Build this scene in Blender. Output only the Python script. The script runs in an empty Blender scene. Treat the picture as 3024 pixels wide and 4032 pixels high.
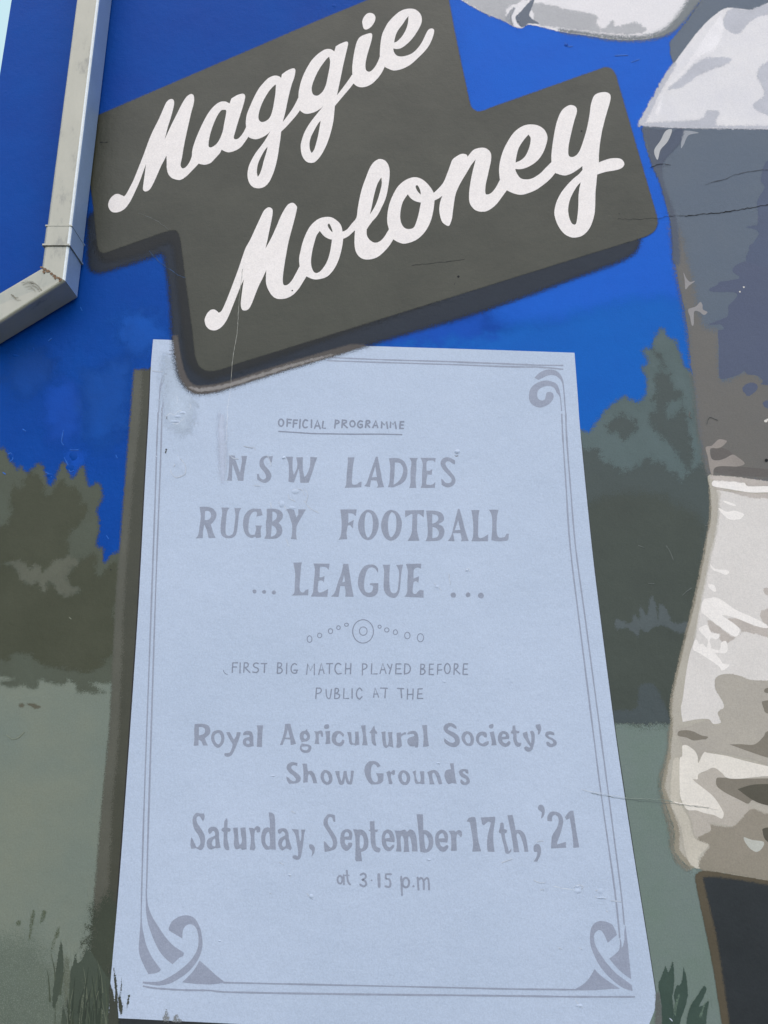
import bpy, bmesh, math, random
import numpy as np
from mathutils import Vector, Matrix
from mathutils.geometry import tessellate_polygon

random.seed(7)
scene = bpy.context.scene
COL = scene.collection

# ------------------------------------------------------------------ camera
DIST, EYE, TILT, FOC = 2.1, 1.6, math.radians(15.0), 1660 * 3024 / 1659
cam_data = bpy.data.cameras.new("camera")
cam = bpy.data.objects.new("camera", cam_data)
COL.objects.link(cam)
cam.location = (0, -DIST, EYE)
cam.rotation_euler = (math.pi / 2 + TILT, 0, 0)
cam_data.sensor_fit = 'VERTICAL'
cam_data.sensor_height = 36
cam_data.lens = 36 * FOC / 4032
cam_data.clip_start = 0.05
cam_data.clip_end = 3000
scene.camera = cam

# ------------------------------------------------------------------ light
SUN_DIR = Vector((0.06, -0.66, 1.0)).normalized()
SUN_EL = math.asin(SUN_DIR.z)
SUN_AZ = math.atan2(SUN_DIR.x, SUN_DIR.y)
world = bpy.data.worlds.new("World")
scene.world = world
world.use_nodes = True
wn = world.node_tree.nodes
sky = wn.new('ShaderNodeTexSky')
sky.sky_type = 'NISHITA'
sky.sun_disc = False
sky.sun_elevation = SUN_EL
sky.sun_rotation = SUN_AZ % (2 * math.pi)
sky.air_density = 1.0
sky.dust_density = 0.6
sky.ozone_density = 1.6
wl = world.node_tree.links.new
_tc = wn.new('ShaderNodeTexCoord')
_cn = wn.new('ShaderNodeTexNoise')
_cn.inputs['Scale'].default_value = 2.2
_cn.inputs['Detail'].default_value = 6
wl(_tc.outputs['Generated'], _cn.inputs['Vector'])
_sp = wn.new('ShaderNodeSeparateXYZ')
wl(_tc.outputs['Generated'], _sp.inputs[0])
_ma = wn.new('ShaderNodeMath')                      # a bank of thin bright cloud in the north, broken elsewhere
_ma.operation = 'MULTIPLY_ADD'
_ma.inputs[1].default_value = 0.55
wl(_sp.outputs[1], _ma.inputs[0])
wl(_cn.outputs[0], _ma.inputs[2])
_mr = wn.new('ShaderNodeMapRange')
_mr.interpolation_type = 'SMOOTHSTEP'
_mr.inputs['From Min'].default_value = 0.55
_mr.inputs['From Max'].default_value = 0.80
wl(_ma.outputs[0], _mr.inputs['Value'])
_mx = wn.new('ShaderNodeMix')
_mx.data_type = 'RGBA'
wl(_mr.outputs[0], _mx.inputs[0])
wl(sky.outputs[0], _mx.inputs[6])
_mx.inputs[7].default_value = (2.3, 3.2, 3.5, 1)
wl(_mx.outputs[2], wn['Background'].inputs[0])
wn['Background'].inputs[1].default_value = 0.14
sun_data = bpy.data.lights.new("sun", 'SUN')
sun_data.energy = 1.5
sun_data.angle = math.radians(95)
sun_data.color = (1.0, 0.87, 0.72)
sun = bpy.data.objects.new("sun", sun_data)
COL.objects.link(sun)
sun.location = (-3, -6, 7)
sun.rotation_euler = (-SUN_DIR).to_track_quat('-Z', 'Y').to_euler()
scene.view_settings.view_transform = 'Standard'
scene.view_settings.look = 'None'
scene.view_settings.exposure = 0.88
scene.view_settings.gamma = 1.0
scene.cycles.transparent_max_bounces = 24

# ------------------------------------------------------------------ wall plane mapping
# The mural is flat paint on a flat wall (the plane y = 0).  Its outlines were measured on the
# photograph; W() finds the place on the wall (or a given height off it) where each one is painted.
SINT, COST = math.sin(TILT), math.cos(TILT)
MM = 0.0002                                     # thickness of one coat of paint


def W(px, py, lift=0.0):
    u = (px - 1512) / FOC
    v = (2016 - py) / FOC
    dy = COST - v * SINT
    dz = SINT + v * COST
    k = (DIST - lift) / dy
    return Vector((u * k, -lift, EYE + dz * k))


def Wn(a, lift):
    a = np.asarray(a, float)
    u = (a[:, 0] - 1512) / FOC
    v = (2016 - a[:, 1]) / FOC
    dy = COST - v * SINT
    dz = SINT + v * COST
    k = (DIST - lift) / dy
    return np.stack([u * k, np.full(len(a), -lift), EYE + dz * k], 1)


class Tile:
    """measuring frame: origin and scale of one enlarged view of the photograph"""
    def __init__(s, x, y, k):
        s.x, s.y, s.k = x, y, k

    def pts(s, text):
        out = []
        for tok in text.split():
            c = tok[0] == '!'
            a, b = tok.lstrip('!').split(',')
            out.append((s.x + float(a) / s.k, s.y + float(b) / s.k, c))
        return out


SRC = Tile(0, 0, 1)


def smooth(p, closed=True, n=5):
    m = len(p)
    out = []
    for i in range(m if closed else m - 1):
        a, b = p[i], p[(i + 1) % m]
        if a[2] or (not closed and i == 0):
            p0 = a
        else:
            p0 = p[i - 1]
        if b[2] or (not closed and i == m - 2):
            p3 = b
        else:
            p3 = p[(i + 2) % m]
        if a[2] and b[2]:
            out.append((a[0], a[1]))
            continue
        for j in range(n):
            t = j / n
            t2, t3 = t * t, t * t * t
            q = []
            for d in (0, 1):
                q.append(0.5 * (2 * a[d] + (b[d] - p0[d]) * t + (2 * p0[d] - 5 * a[d] + 4 * b[d] - p3[d]) * t2
                                + (3 * a[d] - p0[d] - 3 * b[d] + p3[d]) * t3))
            out.append(tuple(q))
    if not closed:
        out.append((p[-1][0], p[-1][1]))
    return out


# ------------------------------------------------------------------ materials
def lin(c):
    r = []
    for v in c:
        v = v / 255
        r.append(v / 12.92 if v <= 0.04045 else ((v + 0.055) / 1.055) ** 2.4)
    # colours were judged on the photograph, whose white balance warms the bluish open shade
    return [a * b for a, b in zip(r, (1.0, 0.92, 0.82))]


def N(nt, kind, **kw):
    n = nt.nodes.new(kind)
    for k, v in kw.items():
        setattr(n, k, v)
    return n


def make_relief():
    """hand-trowelled render under the paint: slow lumps, brush drag, pimples and chips"""
    g = bpy.data.node_groups.new("render_relief", 'ShaderNodeTree')
    g.interface.new_socket("Height", in_out='OUTPUT', socket_type='NodeSocketFloat')
    L = g.links.new
    out = N(g, 'NodeGroupOutput')
    tc = N(g, 'ShaderNodeNewGeometry')

    def noise(scale, detail, rough, stretch=(1, 1, 1)):
        mp = N(g, 'ShaderNodeMapping')
        mp.inputs['Scale'].default_value = stretch
        L(tc.outputs['Position'], mp.inputs['Vector'])
        n = N(g, 'ShaderNodeTexNoise')
        n.inputs['Scale'].default_value = scale
        n.inputs['Detail'].default_value = detail
        n.inputs['Roughness'].default_value = rough
        L(mp.outputs[0], n.inputs['Vector'])
        return n.outputs[0]

    def mul(a, k):
        m = N(g, 'ShaderNodeMath', operation='MULTIPLY')
        L(a, m.inputs[0])
        m.inputs[1].default_value = k
        return m.outputs[0]

    def add(a, b):
        m = N(g, 'ShaderNodeMath', operation='ADD')
        L(a, m.inputs[0])
        L(b, m.inputs[1])
        return m.outputs[0]
    slow = mul(noise(5, 3, 0.5), 4.0)
    mid = mul(noise(38, 5, 0.6, (1, 1, 0.7)), 1.1)
    fine = mul(noise(330, 3, 0.6), 0.16)
    drag = mul(noise(75, 4, 0.65, (0.7, 1, 1.25)), 0.45)
    vor = N(g, 'ShaderNodeTexVoronoi')
    vor.inputs['Scale'].default_value = 17
    L(tc.outputs['Position'], vor.inputs['Vector'])
    mr = N(g, 'ShaderNodeMapRange', interpolation_type='SMOOTHSTEP')
    mr.inputs['From Min'].default_value = 0.05
    mr.inputs['From Max'].default_value = 0.11
    mr.inputs['To Min'].default_value = 1
    mr.inputs['To Max'].default_value = 0
    L(vor.outputs['Distance'], mr.inputs['Value'])
    pim = mul(mr.outputs[0], 0.22)
    L(add(add(add(slow, mid), add(fine, drag)), pim), out.inputs[0])
    return g


RELIEF = make_relief()
MATS = {}


def paint(rgb, rough=0.55, var=0.10, feather=None, rag=0.0, ragscale=90, alpha=1.0, spec=0.22, rgb2=None,
          scale=7.0, stretch=(1, 1, 1), bump=0.35, bare=0.0):
    """brushed acrylic wall paint; rgb is the paint's own colour.  feather/rag: width of a sprayed or
    dry-brushed edge in photograph pixels (needs the 'edge' attribute)"""
    key = (tuple(rgb), rough, var, feather, rag, ragscale, alpha, spec, tuple(rgb2) if rgb2 else None, scale, stretch, bump, bare)
    if key in MATS:
        return MATS[key]
    m = bpy.data.materials.new("paint_%d_%d_%d" % tuple(int(c) for c in rgb))
    m.use_nodes = True
    nt = m.node_tree
    L = nt.links.new
    bs = nt.nodes['Principled BSDF']
    out = nt.nodes['Material Output']
    geo = N(nt, 'ShaderNodeNewGeometry')
    c = lin(rgb)
    mp = N(nt, 'ShaderNodeMapping')
    mp.inputs['Scale'].default_value = stretch
    L(geo.outputs['Position'], mp.inputs['Vector'])
    n1 = N(nt, 'ShaderNodeTexNoise')
    n1.inputs['Scale'].default_value = scale
    n1.inputs['Detail'].default_value = 7
    n1.inputs['Roughness'].default_value = 0.62
    L(mp.outputs[0], n1.inputs['Vector'])
    ramp = N(nt, 'ShaderNodeMapRange')
    ramp.inputs['From Min'].default_value = 0.3
    ramp.inputs['From Max'].default_value = 0.7
    L(n1.outputs[0], ramp.inputs['Value'])
    mix = N(nt, 'ShaderNodeMix', data_type='RGBA')
    c2 = lin(rgb2) if rgb2 else [v * (1 + var) for v in c]
    c1 = c if rgb2 else [v * (1 - var) for v in c]
    mix.inputs[6].default_value = (*c1, 1)
    mix.inputs[7].default_value = (*[min(v, 1) for v in c2], 1)
    L(ramp.outputs[0], mix.inputs[0])
    # fine speckle of the roller
    n2 = N(nt, 'ShaderNodeTexNoise')
    n2.inputs['Scale'].default_value = 260
    n2.inputs['Detail'].default_value = 3
    L(geo.outputs['Position'], n2.inputs['Vector'])
    r2 = N(nt, 'ShaderNodeMapRange')
    r2.inputs['From Min'].default_value = 0.3
    r2.inputs['From Max'].default_value = 0.7
    r2.inputs['To Min'].default_value = 0.93
    r2.inputs['To Max'].default_value = 1.07
    L(n2.outputs[0], r2.inputs['Value'])
    sc = N(nt, 'ShaderNodeVectorMath', operation='SCALE')
    L(mix.outputs[2], sc.inputs[0])
    L(r2.outputs[0], sc.inputs['Scale'])
    L(sc.outputs[0], bs.inputs['Base Color'])
    rr = N(nt, 'ShaderNodeMapRange')
    rr.inputs['To Min'].default_value = rough - 0.07
    rr.inputs['To Max'].default_value = rough + 0.10
    L(n1.outputs[0], rr.inputs['Value'])
    L(rr.outputs[0], bs.inputs['Roughness'])
    bs.inputs['Specular IOR Level'].default_value = spec
    rel = N(nt, 'ShaderNodeGroup')
    rel.node_tree = RELIEF
    bp = N(nt, 'ShaderNodeBump')
    bp.inputs['Strength'].default_value = bump
    bp.inputs['Distance'].default_value = 0.0022
    L(rel.outputs[0], bp.inputs['Height'])
    L(bp.outputs[0], bs.inputs['Normal'])
    if feather is not None or bare > 0 or alpha < 1:
        # a coat either took or it did not: the edge breaks up into spray grain or dry-brush drag
        def math_(op, x, y=None, z=None):
            n_ = N(nt, 'ShaderNodeMath', operation=op)
            for i, q in enumerate((x, y, z)):
                if q is None:
                    continue
                if isinstance(q, (int, float)):
                    n_.inputs[i].default_value = q
                else:
                    L(q, n_.inputs[i])
            return n_.outputs[0]

        def noise_(s_, d_, r_):
            n_ = N(nt, 'ShaderNodeTexNoise')
            n_.inputs['Scale'].default_value = s_
            n_.inputs['Detail'].default_value = d_
            n_.inputs['Roughness'].default_value = r_
            L(geo.outputs['Position'], n_.inputs['Vector'])
            return n_.outputs[0]
        grain = noise_(620, 2, 0.6)
        cover = None
        if feather is not None:
            at = N(nt, 'ShaderNodeAttribute', attribute_name='edge')
            v = math_('MULTIPLY_ADD', math_('SUBTRACT', grain, 0.5), 2.6 * feather, at.outputs['Fac'])
            if rag:
                v = math_('MULTIPLY_ADD', math_('SUBTRACT', noise_(ragscale, 5, 0.65), 0.5), 2.2 * rag, v)
            cover = math_('GREATER_THAN', v, 0.0)
        if alpha < 1:
            g2 = N(nt, 'ShaderNodeMapRange')
            g2.inputs['From Min'].default_value = 0.33
            g2.inputs['From Max'].default_value = 0.67
            L(noise_(480, 1, 0.5), g2.inputs['Value'])
            w_ = math_('LESS_THAN', g2.outputs[0], alpha)
            cover = w_ if cover is None else math_('MULTIPLY', cover, w_)
        if bare > 0:
            w_ = math_('GREATER_THAN', noise_(170, 6, 0.72), bare)
            cover = w_ if cover is None else math_('MULTIPLY', cover, w_)
        tr = N(nt, 'ShaderNodeBsdfTransparent')
        ms = N(nt, 'ShaderNodeMixShader')
        L(tr.outputs[0], ms.inputs[1])
        L(bs.outputs[0], ms.inputs[2])
        L(cover, ms.inputs[0])
        L(ms.outputs[0], out.inputs['Surface'])
    MATS[key] = m
    return m


# ------------------------------------------------------------------ objects
def link(name, mesh, mat=None, parent=None, label=None):
    o = bpy.data.objects.new(name, mesh)
    COL.objects.link(o)
    if mat:
        mesh.materials.append(mat)
    if parent:
        o.parent = parent
    if label:
        o['label'] = label
    return o


class Coat:
    """collects flat painted shapes that belong to one mesh"""
    def __init__(s):
        s.v, s.f = [], []
        s.n = 0

    def poly(s, outer, holes=(), lift=0.0, step=0.000015):
        lift = lift + s.n * step
        s.n += 1
        loops = [[Vector((x, -y, 0)) for x, y in outer]]
        for h in holes:
            loops.append([Vector((x, -y, 0)) for x, y in h])
        tri = tessellate_polygon(loops)
        b = len(s.v)
        flat = [(q.x, -q.y) for l in loops for q in l]
        s.v += [tuple(W(x, y, lift)) for x, y in flat]
        for t in tri:
            a, c, d = [s.v[b + i] for i in t]
            cr = (c[0] - a[0]) * (d[2] - a[2]) - (c[2] - a[2]) * (d[0] - a[0])
            if abs(cr) < 1e-13:
                continue
            s.f.append([b + i for i in (t if cr > 0 else t[::-1])])

    def stroke(s, pts, width, lift=0.0, taper=(1, 1), wob=0.06, n=5, closed=False):
        """brush stroke: ribbon along a smoothed line, rounded ends; width in photograph pixels"""
        p = smooth(pts, closed, n)
        q = [p[0]]
        for a in p[1:]:
            if math.hypot(a[0] - q[-1][0], a[1] - q[-1][1]) > 0.3:
                q.append(a)
        p = q
        m = len(p)
        if m < 2:
            return
        lf, rt = [], []
        for i in range(m):
            if closed:
                a, b = p[i - 1], p[(i + 1) % m]
            else:
                a, b = p[max(i - 1, 0)], p[min(i + 1, m - 1)]
            dx, dy = b[0] - a[0], b[1] - a[1]
            l = math.hypot(dx, dy) or 1
            t = i / max(m - 1, 1)
            w = width / 2 * (taper[0] + (taper[1] - taper[0]) * t) * (1 + random.uniform(-wob, wob))
            nx, ny = -dy / l * w, dx / l * w
            lf.append((p[i][0] + nx, p[i][1] + ny))
            rt.append((p[i][0] - nx, p[i][1] - ny))
        lift = lift + s.n * 0.000015
        s.n += 1
        b = len(s.v)

        def quad(i0, i1, j0, j1):
            s.f.append([i0, i1, j1, j0])
        s.v += [tuple(W(x, y, lift)) for x, y in lf + rt]
        for i in range(m if closed else m - 1):
            j = (i + 1) % m
            s.f.append([b + i, b + j, b + m + j, b + m + i])
        if not closed:
            for e, k in ((0, 1), (m - 1, -1)):
                c = p[e]
                w = math.hypot(lf[e][0] - c[0], lf[e][1] - c[1])
                a0 = math.atan2(lf[e][1] - c[1], lf[e][0] - c[0])
                arc = [(c[0] + w * math.cos(a0 + k * math.pi * j / 5), c[1] + w * math.sin(a0 + k * math.pi * j / 5)) for j in range(1, 5)]
                bb = len(s.v)
                s.v += [tuple(W(x, y, lift)) for x, y in arc]
                s.f.append([b + e] + [bb + j for j in range(4)] + [b + m + e])

    def build(s, name, mat, parent=None, label=None):
        me = bpy.data.meshes.new(name)
        me.from_pydata(s.v, [], s.f)
        me.update()
        bm = bmesh.new()
        bm.from_mesh(me)
        for f in bm.faces:
            if f.normal.y > 0:
                f.normal_flip()
        bm.to_mesh(me)
        bm.free()
        return link(name, me, mat, parent, label)


def flat(name, outer, lift, mat, parent=None, holes=(), label=None):
    c = Coat()
    c.poly(smooth(outer), [smooth(h) for h in holes], lift)
    return c.build(name, mat, parent, label)


def sprayed(name, outers, lift, mat, parent=None, label=None, pad=24, h=9.0):
    """paint with a soft or ragged edge: a fine grid that stores the distance to the outline"""
    if len(outers) > 1:
        return [sprayed(name, [o], lift + i * 0.00002, mat, parent, None, pad, h) for i, o in enumerate(outers)][0]
    V, F, E = [], [], []
    base = 0
    for q, outer in enumerate(outers):
        o = np.array(smooth(outer))
        x0, y0 = o.min(0) - pad
        x1, y1 = o.max(0) + pad
        nx, ny = int((x1 - x0) / h) + 2, int((y1 - y0) / h) + 2
        gx, gy = np.meshgrid(np.linspace(x0, x1, nx), np.linspace(y0, y1, ny))
        P = np.stack([gx.ravel(), gy.ravel()], 1)
        a = o
        b = np.roll(o, -1, 0)
        d2 = np.full(len(P), 1e18)
        ins = np.zeros(len(P), bool)
        for i in range(len(a)):
            ab = b[i] - a[i]
            ll = (ab ** 2).sum()
            if ll < 1e-9:
                continue
            t = np.clip(((P - a[i]) @ ab) / ll, 0, 1)
            dd = ((P - a[i] - t[:, None] * ab) ** 2).sum(1)
            d2 = np.minimum(d2, dd)
            if abs(ab[1]) > 1e-12:
                cond = (a[i][1] > P[:, 1]) != (b[i][1] > P[:, 1])
                xi = a[i][0] + (P[:, 1] - a[i][1]) / ab[1] * ab[0]
                ins ^= cond & (P[:, 0] < xi)
        sd = np.sqrt(d2) * np.where(ins, 1, -1)
        idx = np.arange(nx * ny).reshape(ny, nx)
        qd = np.stack([idx[:-1, :-1], idx[1:, :-1], idx[1:, 1:], idx[:-1, 1:]], -1).reshape(-1, 4)
        keep = sd[qd].max(1) > -pad * 0.95
        qd = qd[keep]
        used = np.unique(qd)
        remap = np.full(nx * ny, -1)
        remap[used] = np.arange(len(used))
        V.append(Wn(P[used], lift + q * 0.00002))
        E.append(sd[used])
        F.append(remap[qd] + base)
        base += len(used)
    V = np.concatenate(V)
    F = np.concatenate(F)
    E = np.concatenate(E)
    me = bpy.data.meshes.new(name)
    me.vertices.add(len(V))
    me.vertices.foreach_set('co', V.ravel().astype(np.float32))
    me.loops.add(F.size)
    me.loops.foreach_set('vertex_index', F.ravel().astype(np.int32))
    me.polygons.add(len(F))
    me.polygons.foreach_set('loop_start', np.arange(0, F.size, 4, dtype=np.int32))
    at = me.attributes.new('edge', 'FLOAT', 'POINT')
    at.data.foreach_set('value', E.astype(np.float32))
    me.update(calc_edges=True)
    me.validate()
    if len(me.polygons) and me.polygons[0].normal.y > 0:
        me.flip_normals()
    return link(name, me, mat, parent, label)


def pieces(name, tile, texts, lift, mat, parent, label=None):
    """one hard-edged painted patch per outline"""
    for i, t in enumerate(texts):
        c = Coat()
        c.poly(smooth(tile.pts(t)), [], lift + i * 0.000015)
        o = c.build(name, mat, parent, label if len(texts) == 1 else None)
    return o


def box(name, lo, hi, mat, parent=None):
    bm = bmesh.new()
    bmesh.ops.create_cube(bm, size=1)
    for v in bm.verts:
        v.co = Vector([lo[i] + (v.co[i] + 0.5) * (hi[i] - lo[i]) for i in range(3)])
    me = bpy.data.meshes.new(name)
    bm.to_mesh(me)
    bm.free()
    return link(name, me, mat, parent)


# ------------------------------------------------------------------ ground and wall
gm = bpy.data.materials.new("asphalt")
gm.use_nodes = True
_nt = gm.node_tree
_n = N(_nt, 'ShaderNodeTexNoise')
_n.inputs['Scale'].default_value = 60
_n.inputs['Detail'].default_value = 6
_r = N(_nt, 'ShaderNodeMapRange')
_r.inputs['To Min'].default_value = 0.05
_r.inputs['To Max'].default_value = 0.16
_nt.links.new(_n.outputs[0], _r.inputs['Value'])
_nt.links.new(_r.outputs[0], _nt.nodes['Principled BSDF'].inputs['Base Color'])
_nt.nodes['Principled BSDF'].inputs['Roughness'].default_value = 0.9
g = bpy.data.meshes.new("ground")
g.from_pydata([(-1500, -1500, 0), (1500, -1500, 0), (1500, 1500, 0), (-1500, 1500, 0)], [], [(0, 1, 2, 3)])
ground = link("ground", g, gm)
ground['kind'] = 'structure'

EDGE_X = W(22, 150).x
BLUE = (0, 60, 147)
wall = box("mural_wall", (EDGE_X, 0.0, 0.0), (4.2, 0.24, 6.2),
           paint(BLUE, rough=0.55, rgb2=(2, 70, 157), scale=3.2, bump=0.6, spec=0.09))
wall['label'] = "blue rendered wall painted with a name board, programme sheet, trees and a cropped player"
wall['category'] = "wall"
wall['kind'] = 'thing'

# ------------------------------------------------------------------ painted landscape
def to_corner(pts):
    """outline points left of the picture lie on the wall's left corner"""
    out = []
    for x, y, c_ in pts:
        if x < -60:
            x = 1512 + FOC * (EDGE_X + 0.004) * (COST - (2016 - y) / FOC * SINT) / DIST + 30
        out.append((x, y, c_))
    return out


T_L1 = Tile(0, 1650, 2.765)
T_L2 = Tile(0, 2350, 2.765)
T_L5 = Tile(0, 3150, 2.37)
T_R3 = Tile(2200, 1250, 2.458)
T_F1 = Tile(1800, 0, 1.3554)
T_F2 = Tile(2500, 900, 2.765)
T_F4 = Tile(2500, 1700, 2.765)
T_F5 = Tile(2500, 2300, 2.765)
T_R5 = Tile(2300, 2900, 1.954)
T_C1 = Tile(1950, 1320, 4.1475)
T_C2 = Tile(540, 1300, 2.765)
T_C3 = Tile(420, 3500, 3.318)
T_C4 = Tile(2200, 3500, 3.318)

sprayed("painted_sky", [SRC.pts("1750,-300 2800,-300 2800,1400 2200,1420 1900,1300 1750,700")],
        0.6 * MM, paint((18, 88, 192), rough=0.55, feather=420, rag=120, ragscale=9, rgb2=(22, 94, 198), spec=0.10), wall,
        "brighter blue painted sky between the name board and the player", pad=420, h=22)
sprayed("painted_sky", [SRC.pts("1500,1260 1900,1290 2200,1250 2450,1190 2700,1175 2760,1300 2760,2100 1500,2100")],
        1 * MM, paint((8, 88, 178), rough=0.55, feather=90, rag=40, ragscale=14, rgb2=(12, 94, 184), spec=0.10), wall,
        "greener blue patch of painted sky left of the player", pad=50, h=14)

for pts_, col_ in (("180,1560 260,1500 330,1540 320,1700 250,1760 190,1700", (4, 70, 166)), ("40,1400 160,1380 210,1480 120,1560 30,1520", (3, 64, 144)), ("330,1480 440,1440 520,1420 500,1640 420,1760 340,1700", (3, 70, 154)),
                   ("260,1780 310,1760 330,1830 290,1860", (6, 76, 178)), ("460,1250 600,1240 660,1330 520,1400", (4, 76, 166)), ("1500,1300 1700,1260 1900,1230 1900,1330 1500,1350", (4, 74, 174))):
    sprayed("painted_sky", [SRC.pts(pts_)], 1.2 * MM + random.uniform(0, 4e-5), paint(col_, rough=0.55, feather=100, rag=90, ragscale=22, spec=0.12), wall, pad=150, h=10)
sprayed("painted_field", [to_corner(SRC.pts("!-260,2600 460,2615 900,2680 2300,2790 2480,2800 2900,2790 !3400,2780 !3400,5200 !-260,5200"))],
        1.6 * MM, paint((120, 127, 113), rough=0.5, feather=14, rag=8, rgb2=(104, 118, 112), scale=2.4), wall,
        "sage green painted field", pad=30, h=16)
sprayed("painted_field", [to_corner(SRC.pts("-200,3760 60,3700 200,3800 330,3900 480,3880 700,4100 700,4400 -250,4400"))],
        1.9 * MM, paint((92, 103, 93), rough=0.5, feather=150, rag=60, alpha=0.75), wall, "darker green lower corner of the painted field", pad=100, h=16)

sprayed("painted_field", [SRC.pts("!2350,2840 !2760,2840 !3100,4300 !2480,4300")],
        1.8 * MM, paint((103, 121, 113), rough=0.5, feather=40, rag=20, rgb2=(108, 122, 120)), wall, "blue green strip of painted field between the sheet and the player", pad=40, h=14)
tree_l = sprayed("painted_tree", [to_corner(T_L1.pts(
    "!-250,330 0,330 30,310 70,360 110,470 150,490 190,560 240,510 280,590 350,540 430,480 470,530 500,640 540,720 580,700 630,580 "
    "660,500 690,470 730,520 750,600 800,640 850,570 900,510 930,580 950,690 980,740 1040,700 1090,710 1110,800 1100,900 "
    "1060,950 1055,1030 1080,1120 1070,1250 1050,1390 1120,1410 1130,1560 1200,1490 1240,1460 1310,1440 !1400,1440 "
    "!1300,2880 !1215,2877 !970,2876 !1150,2975 1000,2980 920,2970 840,2972 820,2896 750,2836 700,2886 560,2876 480,2846 420,2836 "
    "410,2916 340,2936 250,2896 180,2926 60,2906 0,2856 !160,2831 60,2808 0,2806 !-250,2806"))],
    2.2 * MM, paint((78, 86, 74), rough=0.55, feather=22, rag=14, ragscale=60, rgb2=(74, 80, 68)), wall,
    "dark painted trees left of the programme sheet")
sprayed("foliage", [
    to_corner(T_L1.pts("-250,1200 0,1180 60,1160 120,1000 110,860 170,700 200,760 250,720 330,580 400,600 480,720 490,840 560,780 680,660 740,740 860,770 880,900 "
             "940,950 930,1060 860,1150 800,1200 740,1280 720,1330 750,1450 700,1520 600,1560 560,1620 490,1640 460,1740 420,1640 300,1640 200,1560 100,1560 0,1600 -250,1600")),
    to_corner(T_L1.pts("-250,1560 0,1560 100,1580 190,1650 240,1760 340,1800 400,1770 480,1870 520,1770 590,1810 640,1890 740,1925 880,1850 790,1830 730,1760 750,1640 "
             "830,1600 900,1520 1000,1470 1050,1480 1040,1600 1060,1700 1150,1640 1220,1570 1280,1580 1300,1700 1280,1900 1250,2100 1255,2400 "
             "1225,2560 1130,2640 1060,2735 900,2746 780,2736 620,2706 500,2680 420,2636 330,2576 240,2536 100,2586 0,2626 -250,2626"))],
    2.6 * MM, paint((61, 65, 49), rough=0.58, feather=26, rag=34, ragscale=48, rgb2=(69, 73, 58)), tree_l, "darker foliage")
sprayed("foliage", [T_L1.pts(
    "100,1560 200,1550 270,1570 300,1640 370,1580 430,1620 480,1650 540,1600 600,1540 700,1520 760,1500 850,1540 830,1600 750,1640 730,1760 "
    "790,1830 880,1850 740,1920 640,1890 590,1810 520,1770 480,1870 400,1770 340,1800 240,1760 200,1660")],
    3.0 * MM, paint((88, 92, 80), rough=0.55, feather=22, rag=26, ragscale=60), tree_l, "pale brushed leaf strokes")
sprayed("foliage", [T_L2.pts("200,1180 240,1160 265,1180 240,1205"), T_L2.pts("290,1160 360,1160 440,1195 400,1220 340,1195")],
        3.0 * MM, paint((92, 92, 78), rough=0.55, feather=8, rag=6), tree_l, "small brown dabs below the trees", h=4)

tree_r = sprayed("painted_tree", [T_R3.pts(
    "!150,1090 215,1090 300,1100 400,970 470,880 560,810 640,760 720,800 780,810 850,720 840,560 800,490 860,440 820,310 900,290 "
    "940,180 1000,110 1060,190 1130,230 1180,350 1210,450 1250,490 1310,530 !1500,560 !1600,3900 1300,3930 1080,3930 900,3925 500,3890 !200,3880")],
    2.2 * MM, paint((84, 101, 103), rough=0.5, feather=26, rag=18, ragscale=55, rgb2=(76, 92, 92)), wall,
    "blue green painted trees between the programme sheet and the player")
sprayed("foliage", [
    T_R3.pts("!150,1290 240,1280 380,1270 400,1370 520,1420 610,1460 620,1500 740,1450 870,1340 900,1400 990,1400 1060,1480 1150,1520 1200,1590 "
             "1280,1480 1400,1420 !1500,1500 !1500,3960 1080,3930 900,3925 500,3890 !200,3880"),
    T_R3.pts("915,330 950,330 1000,380 1035,450 1005,520 1080,560 1100,660 1190,720 1180,790 1060,830 1040,950 1120,950 1190,870 1240,920 1255,1050 1300,1300 "
             "1280,1480 1200,1420 1150,1310 1040,1200 920,1080 880,970 940,880 915,800 955,700 920,620 940,560 970,520 1010,430 940,380"),
    T_R3.pts("460,1060 560,960 680,960 760,1050 720,1120 640,1180 560,1130 500,1100")],
    2.6 * MM, paint((66, 76, 74), rough=0.52, feather=28, rag=36, ragscale=48, rgb2=(68, 79, 78)), tree_r, "darker foliage")
sprayed("foliage", [T_R3.pts("!200,1900 400,1740 600,1690 900,1700 1100,1760 1300,1900 !1420,2000 !1420,3960 1080,3930 900,3925 500,3890 !200,3880")],
        2.8 * MM, paint((64, 72, 66), rough=0.55, feather=70, rag=40, ragscale=20), tree_r, "olive lower shade of the trees", pad=80, h=12)
sprayed("foliage", [T_F5.pts("-200,380 -60,430 0,330 50,390 60,240 130,340 170,130 210,180 255,380 265,220 330,260 400,400 450,430 580,410 560,520 440,520 350,460 250,450 120,520 60,480 40,570 0,540 -80,480 -200,480")],
        3.0 * MM, paint((78, 88, 90), rough=0.52, feather=12, rag=12, ragscale=80), tree_r, "pale brushed grass strokes", h=6)
sprayed("foliage", [T_F5.pts("-260,1380 0,1360 40,1180 60,1100 160,1080 220,1110 270,1190 330,1330 390,1490 300,1510 0,1525 -260,1500")],
        3.0 * MM, paint((68, 78, 80), rough=0.52, feather=16, rag=14), tree_r, "slate blue low bushes")

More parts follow.
